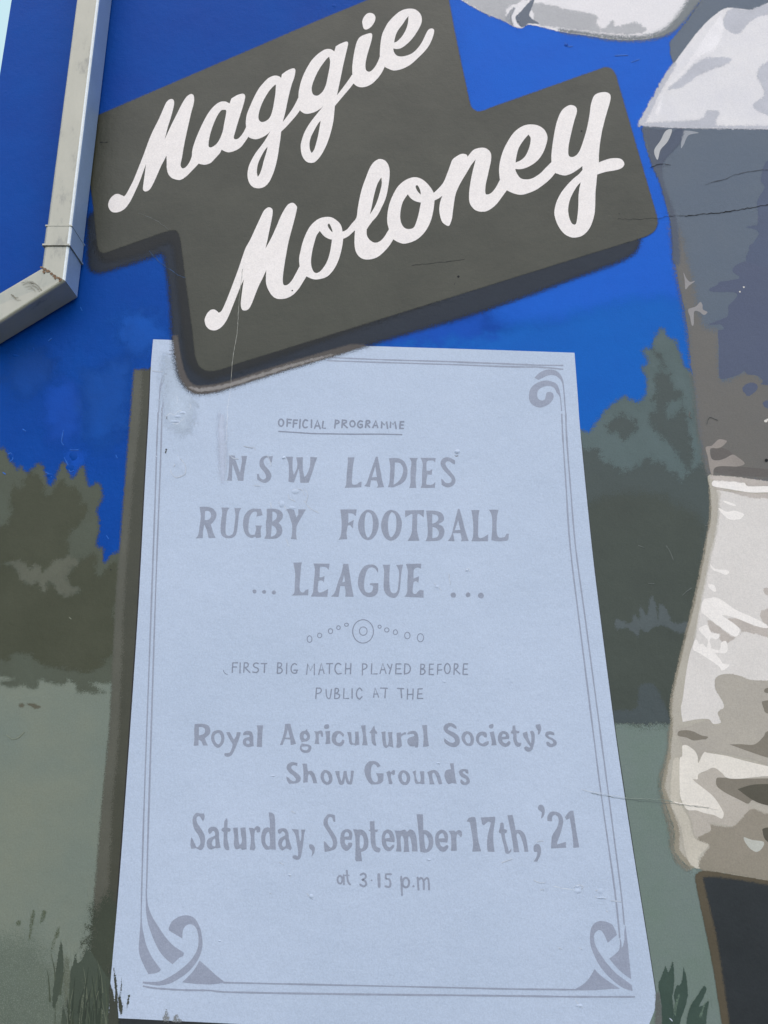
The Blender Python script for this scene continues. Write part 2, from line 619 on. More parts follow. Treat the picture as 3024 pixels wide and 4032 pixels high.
# ------------------------------------------------------------------ painted shade strip and programme sheet
strip = sprayed("painted_shadow", [SRC.pts("!528,1455 !660,1455 !560,4060 !330,4060 357,3720 371,3530 403,3150 430,2856 439,2694 456,2350 470,2171 512,1650")],
                3.2 * MM, paint((84, 86, 77), rough=0.5, feather=16, rag=3), wall, "olive painted shadow strip along the left of the sheet")
sprayed("shadow_core", [SRC.pts("!560,1455 !660,1455 !560,4060 !420,4060 425,3600 445,3150 470,2850 490,2350 525,1900 552,1650")],
        3.5 * MM, paint((66, 68, 58), rough=0.5, feather=26, rag=6), strip, "darker inner half of the strip")
POSTER = ("!603,1336 !1950,1378 !2262,1389 2275,1560 2287,1720 2330,2150 2370,2480 2425,2900 2462,3150 2500,3396 2556,3744 !2583,3918 !2579,3975 !2545,4060 "
          "!1700,4080 !920,4031 !467,4009 !428,3990 !435,3867 467,3500 493,3150 541,2450 571,1900 587,1607 594,1445")
pieces("shadow_line", SRC, ["!590,1445 !600,1445 !592,1607 !576,1900 !546,2450 !498,3150 !472,3500 !440,3867 !426,3866 !462,3500 !488,3150 !536,2450 !566,1900 !582,1607"],
       3.9 * MM, paint((44, 42, 42), rough=0.5), strip, "thin dark line along the left of the sheet")
pieces("shadow_line", SRC, ["!2287,1720 !2290,1720 !2333,2150 !2428,2900 !2503,3396 !2559,3744 !2586,3918 !2583,3918 !2556,3744 !2500,3396 !2425,2900 !2330,2150"],
       3.9 * MM, paint((60, 66, 66), rough=0.5), strip, "hair-thin dark line along the right of the sheet")
c = Coat()
c.poly(smooth(SRC.pts("!430,3985 !467,4008 !920,4030 !1700,4080 !1700,4500 !400,4500")), lift=3.6 * MM)
c.build("painted_shadow", paint((44, 48, 50), rough=0.5), wall, "black painted shade below the sheet")

poster = flat("painted_poster", SRC.pts(POSTER), 4.4 * MM,
              paint((169, 186, 209), rough=0.46, var=0.05, rgb2=(178, 194, 217), scale=1.6, bump=0.5), wall,
              label="pale blue painted programme sheet with grey lettering and scroll corners")
INK = paint((139, 149, 168), rough=0.45, var=0.07, scale=30, bump=0.5, bare=0.33)
INK2 = paint((130, 140, 159), rough=0.45, var=0.07, scale=30, bump=0.5, bare=0.27)
TX = 5.1 * MM


def word(tile, glyphs, label=None, ink=INK):
    """one painted word: every glyph is (outline, hole, hole...)"""
    c = Coat()
    for g_ in glyphs:
        c.poly(smooth(tile[0].pts(g_[0]) if isinstance(g_[0], str) else g_[0]),
               [smooth(tile[0].pts(h)) for h in g_[1:]], TX)
    return c.build("lettering", ink, poster, label)


def pen(tile, width, lines, label=None, ink=INK2, name="lettering"):
    """one word of thin brush lettering; 'E cx cy rx ry' is a ring"""
    c = Coat()
    for l in lines:
        w = width
        if isinstance(l, tuple):
            w, l = l
        if l[0] == 'E':
            cx, cy, rx, ry = [float(q) for q in l[2:].split()]
            t0 = random.uniform(0, 6)
            ring = [(tile.x + (cx + rx * math.cos(t0 + k * math.pi / 6)) / tile.k, tile.y + (cy + ry * math.sin(t0 + k * math.pi / 6)) / tile.k, False) for k in range(12)]
            c.stroke(ring, w / tile.k, TX, closed=True)
        else:
            c.stroke(tile.pts(l), w / tile.k, TX, wob=0.10)
    return c.build(name, ink, poster, label)


def dots(tile, spots, label=None):
    for (cx, cy, r) in spots:
        c = Coat()
        o = [(cx + r * random.uniform(.9, 1.08) * math.cos(k * math.pi / 6), cy + r * random.uniform(.9, 1.08) * math.sin(k * math.pi / 6)) for k in range(12)]
        c.poly(smooth([(tile.x + a / tile.k, tile.y + b / tile.k, False) for a, b in o]), [], TX)
        c.build("dot", INK, poster, label)


P1, P2, P3 = Tile(850, 1600, 2.765), Tile(1300, 1600, 2.765), Tile(750, 1960, 2.765)
P4, P5, P6 = Tile(1280, 1960, 2.0738), Tile(850, 2400, 2.765), Tile(1350, 2400, 2.765)
P7, P8, P9 = Tile(740, 2800, 2.765), Tile(1280, 2800, 3.6065), Tile(1700, 2800, 3.0722)
P10, P11, P12 = Tile(730, 3150, 2.9625), Tile(1250, 3150, 2.765), Tile(1800, 3120, 3.1904)

pen(P1, 18, ["E 710 178 27 38", "778,140 775,215", "778,142 822,145", "777,178 812,180", "848,150 842,225", "848,150 888,150", "846,185 880,185",
             "918,145 912,235", "998,155 970,148 950,180 950,215 970,232 995,225", "1042,150 1040,230", "!1075,238 !1105,152 !1135,240", "1085,212 1125,214",
             "!1168,165 !1160,235 !1192,238"])
pen(P2, 18, ["60,150 50,235", "60,152 90,158 93,180 55,192", "135,150 128,232", "135,152 170,155 175,175 138,188", "140,190 185,232", "E 243 190 27 32",
             "350,165 325,158 303,185 303,215 325,232 348,222 348,198 328,198", "395,155 385,228", "395,157 425,158 430,178 395,190", "398,192 428,225",
             "!465,230 !498,155 !518,230", "475,208 512,208", "!560,232 !562,165 !590,205 !615,165 !625,238", "!655,228 !660,168 !685,200 !705,165 !718,240",
             "765,170 758,240", "765,168 800,168", "760,202 795,202", "758,240 795,240"])
pen(P1, 15, ["685,273 850,283 1050,296 1244,299 1500,303 1800,303 2024,308"], name="underline")

word([P1], [
    ("!145,535 !208,535 !212,580 !262,720 !285,600 !278,540 !340,540 325,620 308,720 !300,813 !240,810 !228,760 !180,630 175,780 !178,810 !118,808 132,770 142,660",),
    ("!622,540 !607,615 585,590 575,565 550,558 525,580 520,610 540,650 575,690 598,730 605,760 590,800 555,828 520,833 480,815 !450,795 !448,740 465,735 480,775 510,795 540,785 545,755 525,715 495,680 475,640 478,590 500,555 540,538 580,545",),
    ("!762,548 !840,548 835,600 835,680 !848,745 880,680 887,620 !873,555 !948,553 945,620 950,700 !965,772 1000,720 1025,640 !1028,550 !1103,555 1080,620 1050,720 !1010,832 !920,832 910,720 !902,680 !850,830 !790,820 795,720 790,620",)])
word([P2], [
    ("!192,555 !265,555 250,640 240,740 238,830 250,852 290,848 320,825 !343,822 !338,880 !158,888 175,840 180,740 190,640",),
    ("!498,548 !518,548 530,610 550,710 568,810 !588,880 !505,885 520,860 !505,808 !445,805 !432,880 !370,868 400,830 430,740 465,640", "!492,650 !508,768 !455,772"),
    ("!640,565 700,562 760,570 810,605 838,670 840,740 820,800 780,840 730,865 680,882 !628,878 645,830 650,740 655,660", "!705,610 !700,740 !690,855 740,820 780,760 795,690 780,640 750,615"),
    ("!862,560 !957,562 940,600 938,700 930,800 !937,888 !860,888 875,830 875,700 885,610",),
    ("!985,560 !1150,562 !1142,610 1120,590 1080,590 1050,610 !1050,700 1085,700 !1112,680 !1105,745 !1060,742 1045,840 1080,855 1115,850 !1145,820 !1140,887 !985,888 1000,840 1000,740 1008,630",),
    ("!1360,632 1330,620 1300,600 1270,600 1255,625 1270,660 1310,710 1350,760 1365,810 1345,855 1300,880 1260,878 !1215,855 !1208,790 1230,800 1255,830 1295,835 1320,815 1315,780 1270,730 1225,680 1203,630 1215,580 1260,555 1310,562 !1360,590",)])
c = Coat()
c.poly(smooth(P2.pts("!1352,528 1372,538 !1397,528 1385,548 1365,546")), lift=TX)  # apostrophe shape that also paints the shading below the chip
c.build("lettering", paint((120, 124, 134), rough=0.5), poster, "small dark apostrophe with painted shading under a paint chip")

word([P3], [
    ("!98,98 180,98 240,115 278,160 280,210 255,255 !222,290 245,370 !273,437 !197,438 180,360 !150,290 135,380 !135,440 !55,442 85,400 100,300 112,200", "!160,145 200,145 222,175 220,215 190,240 !155,242"),
    ("!335,105 !425,108 400,150 390,220 382,320 385,390 410,412 445,405 468,370 480,290 490,190 !478,112 !555,112 530,160 518,270 505,370 480,420 430,440 370,432 335,395 328,330 335,240 345,160",),
    ("!768,120 !785,188 !718,205 725,160 700,150 670,165 645,210 632,290 632,360 655,400 !700,402 715,330 !703,302 !778,302 765,350 !768,430 !715,440 705,425 660,437 610,410 580,350 572,280 585,200 625,145 680,118 730,120",),
    ("!830,120 900,118 960,130 1000,165 1005,210 985,245 !960,270 990,310 1000,360 985,405 940,440 870,448 !803,445 825,390 820,300 830,210", "!892,150 925,160 942,190 930,230 !890,260", "!885,300 920,320 938,365 920,405 !875,425"),
    ("!1045,123 !1125,123 1140,170 !1155,215 1175,175 !1172,125 !1257,127 1220,190 1180,260 !1155,310 1150,400 !1158,455 !1093,448 1105,400 !1108,310 1100,270 1075,190",)])
word([P4], [
    ("!125,95 !258,95 !250,150 225,130 !190,125 !190,205 !235,180 !225,252 205,225 !185,228 175,290 !182,338 !110,342 130,300 135,200",),
    ("355,97 400,115 430,165 438,225 420,290 385,335 345,345 305,325 275,270 270,210 290,145 320,110", "352,118 380,140 390,200 385,270 365,315 345,322 330,290 322,230 325,170 335,130"),
    ("543,100 590,118 620,170 627,225 610,295 575,338 530,350 490,325 462,265 460,200 480,140 510,108", "548,118 575,145 583,205 575,275 550,315 532,318 518,280 513,220 520,160 532,130"),
    ("!652,103 !808,100 !805,160 780,140 755,135 752,200 752,270 !770,350 !675,352 705,290 712,200 712,135 690,140 !655,160",),
    ("!825,105 890,105 945,120 970,155 965,190 !925,215 960,235 975,275 960,325 920,350 !820,355 838,300 835,200", "!875,133 915,145 925,175 905,200 !875,212", "!878,238 910,250 930,285 915,320 !875,330"),
    ("!1085,90 !1098,90 1120,170 1145,270 !1173,352 !1110,355 1115,335 !1105,288 !1045,290 !1058,355 !1002,352 1030,310 1055,210", "!1087,185 !1105,262 !1058,265"),
    ("!1195,100 !1262,100 1252,150 1250,240 1250,310 1270,330 1305,315 !1333,297 !1330,355 !1195,355 1210,300 1208,190",),
    ("!1338,97 !1417,97 1405,150 1400,230 1405,300 1425,325 1465,320 1480,297 !1500,292 1495,340 1470,352 1400,355 !1358,345 1365,250 1362,150",)])
dots(P3, [(697, 1020, 22), (803, 1025, 22), (908, 1030, 22)])
_l = P3.pts("!1120,707 !1213,703 1205,740 1200,800 1192,900 1188,980 1200,1020 1230,1030 1255,1005 !1285,993 !1280,1062 !1100,1065 1130,1030 1135,940 1140,830")
_e = P3.pts("!1338,715 !1515,718 !1505,785 1470,755 !1410,750 !1405,865 1430,865 !1460,850 !1452,922 1430,900 !1395,905 1385,990 1400,1030 1450,1020 !1500,990 !1490,1078 !1310,1075 1335,1020 1345,900 1355,780")
word([P4], [(_l,), (_e,),
    ("!148,540 !190,540 200,610 215,710 !233,808 !165,808 168,770 !160,722 !125,720 !110,808 !48,808 80,770 105,690 135,610", "!155,630 !163,685 !140,690"),
    ("!432,615 410,580 375,568 345,590 325,650 318,720 330,765 360,775 385,760 !392,720 365,708 !370,697 !435,697 430,770 400,803 350,810 305,785 275,735 268,680 285,610 320,560 360,545 405,550 !433,578",),
    ("!470,547 !530,547 525,620 525,700 535,760 560,780 590,760 600,690 603,600 !580,548 !637,545 622,620 615,700 605,770 580,812 545,815 505,795 480,745 480,660 482,590",),
    ("!660,540 !785,537 !783,580 755,570 725,590 !722,660 !768,640 !762,695 740,680 !722,690 715,770 740,785 770,755 !805,758 !803,815 !648,808 670,770 672,690 675,600",)])
dots(P4, [(1047, 795, 22), (1168, 793, 20), (1273, 798, 24)])

pen(P6, 11, ["E 220 238 113 127"], name="ornament_ring", label="large ring of the bead ornament")
pen(P6, 10, ["E 222 235 42 46"], name="ornament_ring", label="small ring inside the large ring")
for tl, a in ((P5, (1020, 322, 26, 36)), (P5, (1130, 282, 23, 25)), (P5, (1248, 235, 23, 27)), (P5, (1335, 197, 19, 21)), (P5, (1422, 165, 21, 17)),
              (P6, (400, 187, 17, 17)), (P6, (478, 222, 24, 23)), (P6, (572, 247, 23, 26)), (P6, (702, 283, 29, 36)), (P6, (845, 307, 34, 44))):
    pen(tl, 10, ["E %g %g %g %g" % a], name="ornament_bead")

pen(P5, 14, ["185,580 178,685", "185,580 235,580", "182,625 225,625", "265,582 262,690", "310,580 303,685", "310,580 345,582 352,605 340,625 308,632", "320,635 370,685",
             "462,588 435,582 410,600 420,625 455,640 462,665 440,685 400,680", "495,588 555,588", "532,588 527,685"])
pen(P5, 14, ["675,580 668,695", "675,580 708,585 715,605 700,625 672,632", "672,632 710,640 722,665 705,690 668,695", "773,585 768,700",
             "878,600 855,588 825,615 820,660 840,690 875,690 882,660", "850,660 890,660"])
pen(P5, 14, ["!988,705 !1000,592 !1030,665 !1072,590 !1072,710", "!1120,705 !1148,585 !1178,695", "1130,658 1165,658", "1205,590 1270,588", "1238,590 1235,695",
             "1360,598 1330,585 1303,610 1298,660 1325,700 1365,695", "1415,588 1410,700", "1470,588 1465,700", "1412,645 1468,642"])
pen(P6, 14, ["215,592 212,712", "215,592 250,595 262,615 250,640 215,655", "!315,590 !310,702 !372,700", "!405,695 !435,585 !470,695", "418,655 458,655",
             "485,595 512,640", "535,595 505,700", "580,592 575,700", "580,592 632,592", "578,645 625,645", "575,700 635,698", "675,592 670,700",
             "675,592 715,600 735,640 720,685 670,702"])
pen(P6, 14, ["850,595 845,705", "850,595 882,600 888,620 875,640 848,648", "848,648 885,655 895,680 875,702 845,706", "945,595 940,705", "945,595 985,595", "942,650 980,648",
             "940,708 985,708", "1035,598 1030,705", "1035,598 1070,595", "1032,660 1075,657", "E 1138 643 31 54", "1215,592 1210,705",
             "1215,592 1245,595 1253,615 1240,640 1213,650", "1225,652 1272,700", "1315,592 1308,705", "1315,592 1358,592", "1312,650 1352,648", "1308,705 1358,705"])
pen(P5, 14, ["1095,855 1088,970", "1095,855 1135,858 1148,880 1135,905 1092,918", "1200,870 1205,940 1225,968 1245,955 1258,870", "1300,858 1292,965",
             "1300,858 1328,862 1335,885 1322,905 1297,912", "1297,912 1340,925 1345,950 1325,968 1292,968", "!1395,860 !1390,968 !1445,968", "1483,862 1483,965",
             "1590,880 1565,855 1535,890 1533,940 1560,975 1590,950"])
pen(P6, 14, ["!335,955 !350,850 !390,955", "338,920 378,920", "410,855 485,858", "465,858 458,960"])
pen(P6, 14, ["595,858 662,862", "632,862 640,960", "705,865 702,975", "765,865 762,975", "705,925 762,922", "820,865 812,968", "820,865 865,862", "815,920 860,918", "812,968 870,968"])
pen(P5, 9, ["80,660 95,690 125,708"], name="pencil_mark")

word([P7], [
    ("!75,140 160,138 220,155 243,200 235,250 !185,295 200,340 !218,375 !165,375 145,330 !115,310 !115,375 !62,378 70,300 68,200", "!120,175 160,175 185,200 175,245 !118,265"),
    ("335,205 380,230 397,290 385,350 340,397 295,385 260,330 252,280 275,225", "335,238 355,265 362,310 345,355 320,358 295,325 287,280 300,250"),
    ("!415,230 !455,228 475,265 !500,310 525,270 !530,228 !575,230 560,290 530,370 500,440 470,485 430,498 400,485 400,460 425,458 455,450 475,410 485,360 455,310",),
    ("605,235 640,215 690,225 710,270 712,340 !718,378 695,385 650,392 610,370 597,335 610,300 650,285 !672,280 665,260 635,260 605,262", "640,320 665,325 672,350 650,358 632,345"),
    ("!750,155 !820,155 812,220 808,310 !805,392 !748,390 755,300 758,210",)])
word([P7], [
    ("!1058,138 !1115,138 1135,220 1155,290 !1178,355 !1120,372 !1115,310 !1055,305 !1030,370 !1000,370 1030,290 1050,210", "!1088,200 !1110,288 !1062,288"),
    ("1275,212 1295,195 1302,215 1325,250 1325,300 1295,328 1255,335 1240,350 1290,360 1335,375 1343,410 1320,448 1275,455 1235,440 1218,405 1225,375 1240,345 1220,300 1218,255 1240,222",
     "1272,248 1295,270 1290,295 1270,300 1258,275", "1245,388 1300,385 1312,405 1290,425 1255,420 1240,405"),
    ("!1370,215 1410,222 1450,210 1470,235 !1472,278 1450,275 1440,245 1425,260 1425,320 !1430,360 !1378,355 1390,300 1388,250",),
    ("!1495,220 !1550,215 1545,280 !1552,355 !1495,360 1505,300",), ("1490,150 1530,145 1537,175 1520,192 1485,188",),
    (P8.pts("268,330 !255,368 235,345 205,320 175,340 155,390 165,435 200,450 235,430 240,405 !272,410 270,450 225,500 160,490 110,450 93,390 110,320 160,282 225,290"),),
    (P8.pts("!312,298 365,300 375,350 378,420 390,450 420,455 430,380 !422,295 !475,288 480,370 !488,475 !425,492 410,475 370,478 345,450 335,370"),),
    (P8.pts("!510,205 !575,200 575,270 585,360 !605,485 !525,485 540,400 530,300"),),
    (P8.pts("!700,205 710,260 !742,300 !738,325 !712,320 712,400 !728,492 690,480 665,440 658,380 !655,320 !628,305 660,265 680,225"),),
    (P8.pts("!798,295 !860,288 858,370 870,470 890,480 905,400 !890,300 !955,298 955,380 !970,520 905,500 870,525 830,495 815,420 810,350"),),
    (P8.pts("!1015,310 !1075,300 1085,320 1140,298 1148,325 1110,340 1080,370 1085,430 !1092,490 !1055,522 !1012,515 1020,420"),),
    (P8.pts("1170,315 1200,290 1260,280 1305,305 1325,370 1325,450 !1320,515 !1275,515 1275,500 1220,500 1180,470 1168,420 1190,380 1240,362 !1270,355 1255,325 1215,325 1175,332"), ),
    (P8.pts("!1375,200 !1448,195 1450,290 1460,400 !1475,495 !1390,510 1400,400 1395,290"),)])
word([P9], [
    ("!300,215 270,205 235,185 205,195 195,220 225,240 280,265 325,305 340,360 325,410 275,437 220,425 170,395 !150,365 !152,325 180,350 220,378 260,382 280,360 265,325 215,290 165,255 142,210 160,165 210,143 265,155 !300,190",),
    ("430,243 480,265 508,320 505,385 480,418 430,420 385,385 360,330 365,285 390,255", "435,278 460,300 470,350 460,385 435,388 412,360 403,320 415,290"),
    ("!668,315 640,318 620,295 590,300 572,330 580,375 615,392 650,372 !690,362 685,400 640,427 585,415 545,375 535,320 555,270 600,248 650,255 !668,275",),
    ("!700,255 !750,245 765,310 !787,412 !720,415 725,360",), ("695,170 740,155 745,195 720,212 695,200",),
    ("870,240 915,258 938,300 !935,335 !850,345 865,375 900,390 930,362 950,370 945,405 900,432 850,420 810,375 800,320 815,270 840,248", "870,275 895,285 !895,308 !848,310 855,285"),
    ("!978,175 !1010,172 1020,232 !1062,240 !1060,265 !1025,270 1030,350 1050,380 !1085,382 1070,425 1035,432 1005,400 985,340 985,280 !955,270 !960,245 975,225",),
    ("!1100,265 !1155,245 1165,310 1185,360 1200,385 1205,310 !1188,245 1225,240 1245,280 1245,350 1230,430 1205,478 1160,490 1125,465 !1118,440 1140,425 1175,440 1190,430 1150,370 1110,310",),
    ("!1258,165 !1310,155 1325,210 1305,275 !1282,283 1285,240 1262,200",),
    ("!1485,295 1450,285 1415,285 1415,305 1465,330 1508,365 1505,410 1445,437 1395,415 !1385,375 1410,370 1440,395 1470,385 1455,355 1405,330 1372,295 1385,255 1435,243 !1480,260",)])
word([P7], [
    ("!1190,600 1165,590 1140,592 1125,610 1140,640 1190,675 1225,715 1222,760 1180,785 !1100,790 1080,760 !1070,712 1095,725 1120,750 1155,765 1175,745 1155,710 1105,670 1075,625 1085,580 1130,555 !1192,565",),
    ("!1245,570 !1295,572 1300,620 !1310,655 1345,650 1380,690 !1408,785 !1365,785 1350,730 1325,690 1310,700 1305,740 !1305,775 !1255,780 1258,700 1255,630",),
    ("1500,640 1550,665 1573,720 1565,775 1525,802 1480,790 1448,740 1445,690 1465,655", "1505,670 1525,700 1535,745 1520,770 1495,760 1480,720 1485,685"),
    (P8.pts("!140,852 !205,850 210,930 !235,1000 250,940 !265,850 !305,850 320,940 !345,1005 362,940 !368,845 !408,845 400,930 380,1030 345,1042 310,1025 !285,950 265,1030 235,1048 200,1035 175,960"),)])
word([P8], [
    ("!788,780 745,797 725,770 690,755 660,790 650,860 655,930 680,990 720,1010 750,985 745,930 !720,880 !830,885 825,985 780,1030 700,1042 640,1030 590,960 562,870 565,790 610,725 670,708 730,718 770,750",),
    ("!870,870 !910,845 !935,865 970,838 992,850 !990,900 965,910 945,890 935,940 !958,1020 !945,1040 !905,1035 895,960",),
    ("1110,840 1170,860 1205,920 1205,990 1170,1042 1120,1050 1070,1020 1040,950 1045,890 1070,855", "1115,875 1145,900 1160,950 1150,1000 1120,1005 1095,970 1088,920 1098,890"),
    ("!1240,860 !1288,842 1290,920 1315,995 1350,1000 1358,940 !1345,855 !1408,855 1408,940 !1412,1035 !1380,1040 1350,1030 1290,1030 1272,990 1265,920",),
    (P9.pts("!-55,740 -20,722 30,712 75,735 105,800 !128,880 !90,888 75,860 55,790 25,745 5,770 15,830 !35,885 !-25,888 -30,830 -40,780"),),
    (P9.pts("!220,632 !265,630 272,700 285,800 !303,882 250,870 205,883 175,850 155,790 160,735 190,708 !235,705"),),
    (P9.pts("!445,758 415,750 400,728 375,735 385,755 430,785 458,825 455,870 410,895 365,885 !345,860 !350,822 375,840 400,862 420,850 410,820 360,795 330,750 340,715 385,700 !440,710"),)])
word([P10], [
    ("!205,250 190,225 165,190 140,195 128,225 140,270 180,330 220,400 230,470 215,550 180,585 !125,562 !68,570 58,510 !68,435 85,455 110,510 135,550 170,520 172,470 150,410 105,340 85,270 90,195 130,150 175,158 !215,155 225,200",),
    ("265,370 270,335 310,312 360,322 390,370 395,470 !412,555 !365,565 350,560 300,578 260,555 248,500 265,455 310,430 !345,415 345,385 325,360 300,385 280,395", "345,450 315,480 310,520 330,540 350,530"),
    ("!485,210 492,250 !490,320 525,335 520,365 !492,370 490,450 !512,560 505,585 465,575 445,520 447,430 !447,375 422,355 428,330 !450,320 455,250",),
    ("!555,325 !610,320 615,400 625,500 640,520 660,480 650,400 !640,325 !700,318 708,400 !715,575 !660,582 640,565 590,575 565,520 570,430",),
    ("!740,325 !790,325 800,335 830,305 870,320 870,370 835,378 825,350 810,370 805,450 !818,560 !800,588 !748,582 760,520 762,420",),
    ("!970,145 1010,150 1040,185 1048,300 1050,450 !1055,580 !990,575 940,578 900,530 885,460 890,390 915,335 960,318 !985,330 985,250", "975,375 950,385 932,440 935,500 960,535 985,530 985,440"),
    ("1085,385 1080,350 1120,330 1170,335 1200,380 1210,460 !1242,560 !1225,588 1180,565 1130,588 1095,555 1082,500 1100,450 1140,425 !1165,410 1160,385 1135,365 1110,390", "1165,460 1140,475 1125,520 1145,545 1170,530"),
    ("!1235,335 !1320,345 1325,420 1340,480 1355,420 !1350,345 !1402,345 1385,400 1375,500 1360,600 1340,680 1300,698 1255,680 1255,650 1290,645 1310,655 1315,600 1300,500 1280,400",),
    ("1445,520 1490,525 1510,565 1500,620 !1470,662 1480,600 1450,565",)])
word([P11], [
    ("!195,238 175,235 160,195 135,185 115,210 115,260 150,320 200,400 215,470 195,530 150,552 !78,567 !68,445 90,460 130,510 155,515 170,470 150,410 110,340 68,270 72,210 110,158 150,155 !190,165",),
    ("325,315 370,340 380,385 !370,435 !298,432 300,470 325,495 340,465 378,470 370,510 320,555 275,530 250,470 250,400 270,340", "318,348 340,365 !342,395 !292,400 298,365"),
    ("!388,318 !440,322 490,325 535,370 555,450 545,520 510,555 !475,565 480,620 !485,665 !425,668 412,640 415,520 410,400", "465,385 490,395 505,440 500,500 480,530 462,510 460,440"),
    ("!570,232 !620,230 !622,290 !625,322 !662,322 !650,350 !630,350 630,420 640,500 685,530 670,570 620,555 590,500 578,420 !578,345 !555,330 !575,318 572,270",),
    ("765,320 810,340 838,400 !840,460 !745,450 755,490 785,515 825,485 835,510 790,557 735,540 705,480 700,400 720,345", "755,360 780,375 !790,410 !735,420 738,390"),
    ("!838,332 !905,335 950,322 975,345 1010,320 1055,345 1080,420 !1090,560 !1030,560 1025,480 1010,410 990,400 990,470 !1000,565 !938,565 945,480 935,410 915,390 905,440 !915,562 !855,560 865,470 855,390",),
    ("!1078,155 !1148,155 1150,240 !1152,325 1200,335 1245,380 1262,450 1245,530 1190,572 !1120,565 1110,470 1100,350 1090,240", "1165,370 1195,400 1212,460 1200,520 1180,535 1168,480 1162,420"),
    ("1350,322 1400,345 1422,395 !1412,465 !1330,455 1340,490 1370,510 1412,490 1425,515 1390,560 1340,555 1295,505 1280,430 1295,360", "1350,362 1370,370 !1385,415 !1320,420 1325,385"),
    ("!1425,335 !1490,332 1505,345 1540,325 1570,345 !1575,390 1560,405 1540,380 1520,375 1512,430 !1518,550 !1455,555 1458,460 1450,380",)])
word([P12], [
    ("!120,365 150,320 215,310 235,340 250,470 265,600 !302,740 !190,745 200,650 185,520 !160,375",),
    ("!298,315 !475,305 478,350 460,470 455,600 !470,750 !385,745 375,660 385,540 !425,380 390,370 !335,415 !315,400",),
    ("!540,390 560,378 582,390 !590,460 625,475 620,505 !598,515 610,600 640,700 650,740 680,705 675,745 640,772 605,755 590,680 565,590 !550,520 523,500 530,470 538,430",),
    ("!632,288 !695,283 715,370 !735,475 780,470 830,500 865,570 !895,745 !845,748 835,670 800,560 765,515 745,540 760,620 !780,750 !710,752 700,650 675,500 650,380",),
    ("960,690 985,650 1030,655 1055,710 1045,790 !1005,870 !962,868 1000,800 1005,750 970,745",)])
word([P12], [
    ("1015,185 1040,155 1080,165 1100,220 1090,290 !1065,328 1055,320 1065,260 1045,235 1020,215",),
    ("!1135,360 1135,300 1170,250 1225,240 1290,265 1330,330 1325,420 1290,540 1260,620 !1255,655 !1365,620 !1370,695 !1180,705 1185,600 1200,530 1250,450 1275,370 1265,310 1225,282 1195,310 !1190,365",),
    ("!1352,310 1410,240 !1460,232 1475,330 1500,500 !1535,690 !1460,698 1455,600 1435,440 !1415,325 !1375,345",)])
pen(P11, 21, ["E 245 868 26 42", "285,820 288,915", "320,770 330,880 355,920", (14, "300,820 345,820")], ink=INK)
pen(P11, 22, ["470,815 500,800 525,820 520,850 490,868 520,885 530,920 500,940 465,920", (34, "667,812 672,940"), "!800,808 !745,808 !742,855 780,865 795,900 785,945 740,940"], ink=INK)
dots(P11, [(590, 875, 10)])
pen(P11, 23, ["912,835 920,1035", "E 962 900 36 52", "1090,845 1100,975", "1100,870 1130,850 1155,880 1158,970", "1155,880 1190,850 1210,880 1215,975"], ink=INK)
dots(P11, [(1045, 940, 13)])

# scroll corners and double rules of the sheet
ORN = paint((143, 153, 173), rough=0.45, var=0.05, scale=20, bump=0.5)


def scroll(tile, outlines, label):
    c = Coat()
    for o in outlines:
        c.poly(smooth(tile.pts(o)), [], TX)
    return c.build("scroll_ornament", ORN, poster, label)


scroll(T_C1, ["!640,695 690,640 760,590 850,560 950,565 1020,595 1070,650 1110,740 1125,850 1140,1000 1150,1150 !1158,1270 !1140,1265 1130,1150 1118,1000 1105,850 1085,760 1040,700 980,660 910,650 840,665 770,700 !705,730",
              "!1095,1240 1085,1150 1075,1040 1055,920 1020,820 980,780 920,755 850,738 780,745 690,775 610,830 565,900 548,1000 570,1090 630,1150 720,1180 800,1165 870,1130 930,1070 955,1000 935,945 890,925 840,940 825,990 810,1045 770,1065 720,1050 690,1010 685,950 710,890 770,850 840,830 910,832 970,870 1005,940 1040,980 1062,1060 !1075,1240"],
       "curled scroll in the upper right corner")
scroll(T_C2, ["!410,355 345,395 300,450 260,540 240,650 235,800 !228,900 !241,900 247,800 257,660 285,570 330,480 !415,400",
              "!430,455 380,490 340,540 310,600 285,700 !272,850 !286,850 293,740 330,640 !430,510"], "arcs in the upper left corner")
scroll(T_C3, ["!447,0 !468,0 462,200 458,350 465,480 490,620 520,740 580,870 640,960 !710,1055 680,1085 620,1105 !545,1113 500,1030 450,920 425,840 420,750 430,600 440,450 445,250",
              "!510,0 !525,0 530,120 545,230 590,350 680,500 770,630 860,730 930,780 !1010,835 !1000,880 !955,895 !860,985 780,920 700,830 640,720 590,600 540,450 515,300 510,150",
              "!810,510 850,430 930,370 1030,345 1110,360 1170,410 1220,510 1245,620 1250,750 1220,870 1150,990 1060,1090 950,1170 830,1235 700,1262 600,1255 !472,1235 !472,1210 580,1215 700,1205 820,1150 930,1080 1040,990 1130,890 1190,770 1200,650 1185,550 1150,490 1110,465 1060,467 1010,510 990,580 !990,648 900,595 !815,545",
              "!1215,935 1300,1010 1420,1120 1520,1200 !1535,1228 1350,1248 1150,1240 !985,1220 1060,1150 1140,1060"], "large leafy scroll in the lower left corner")
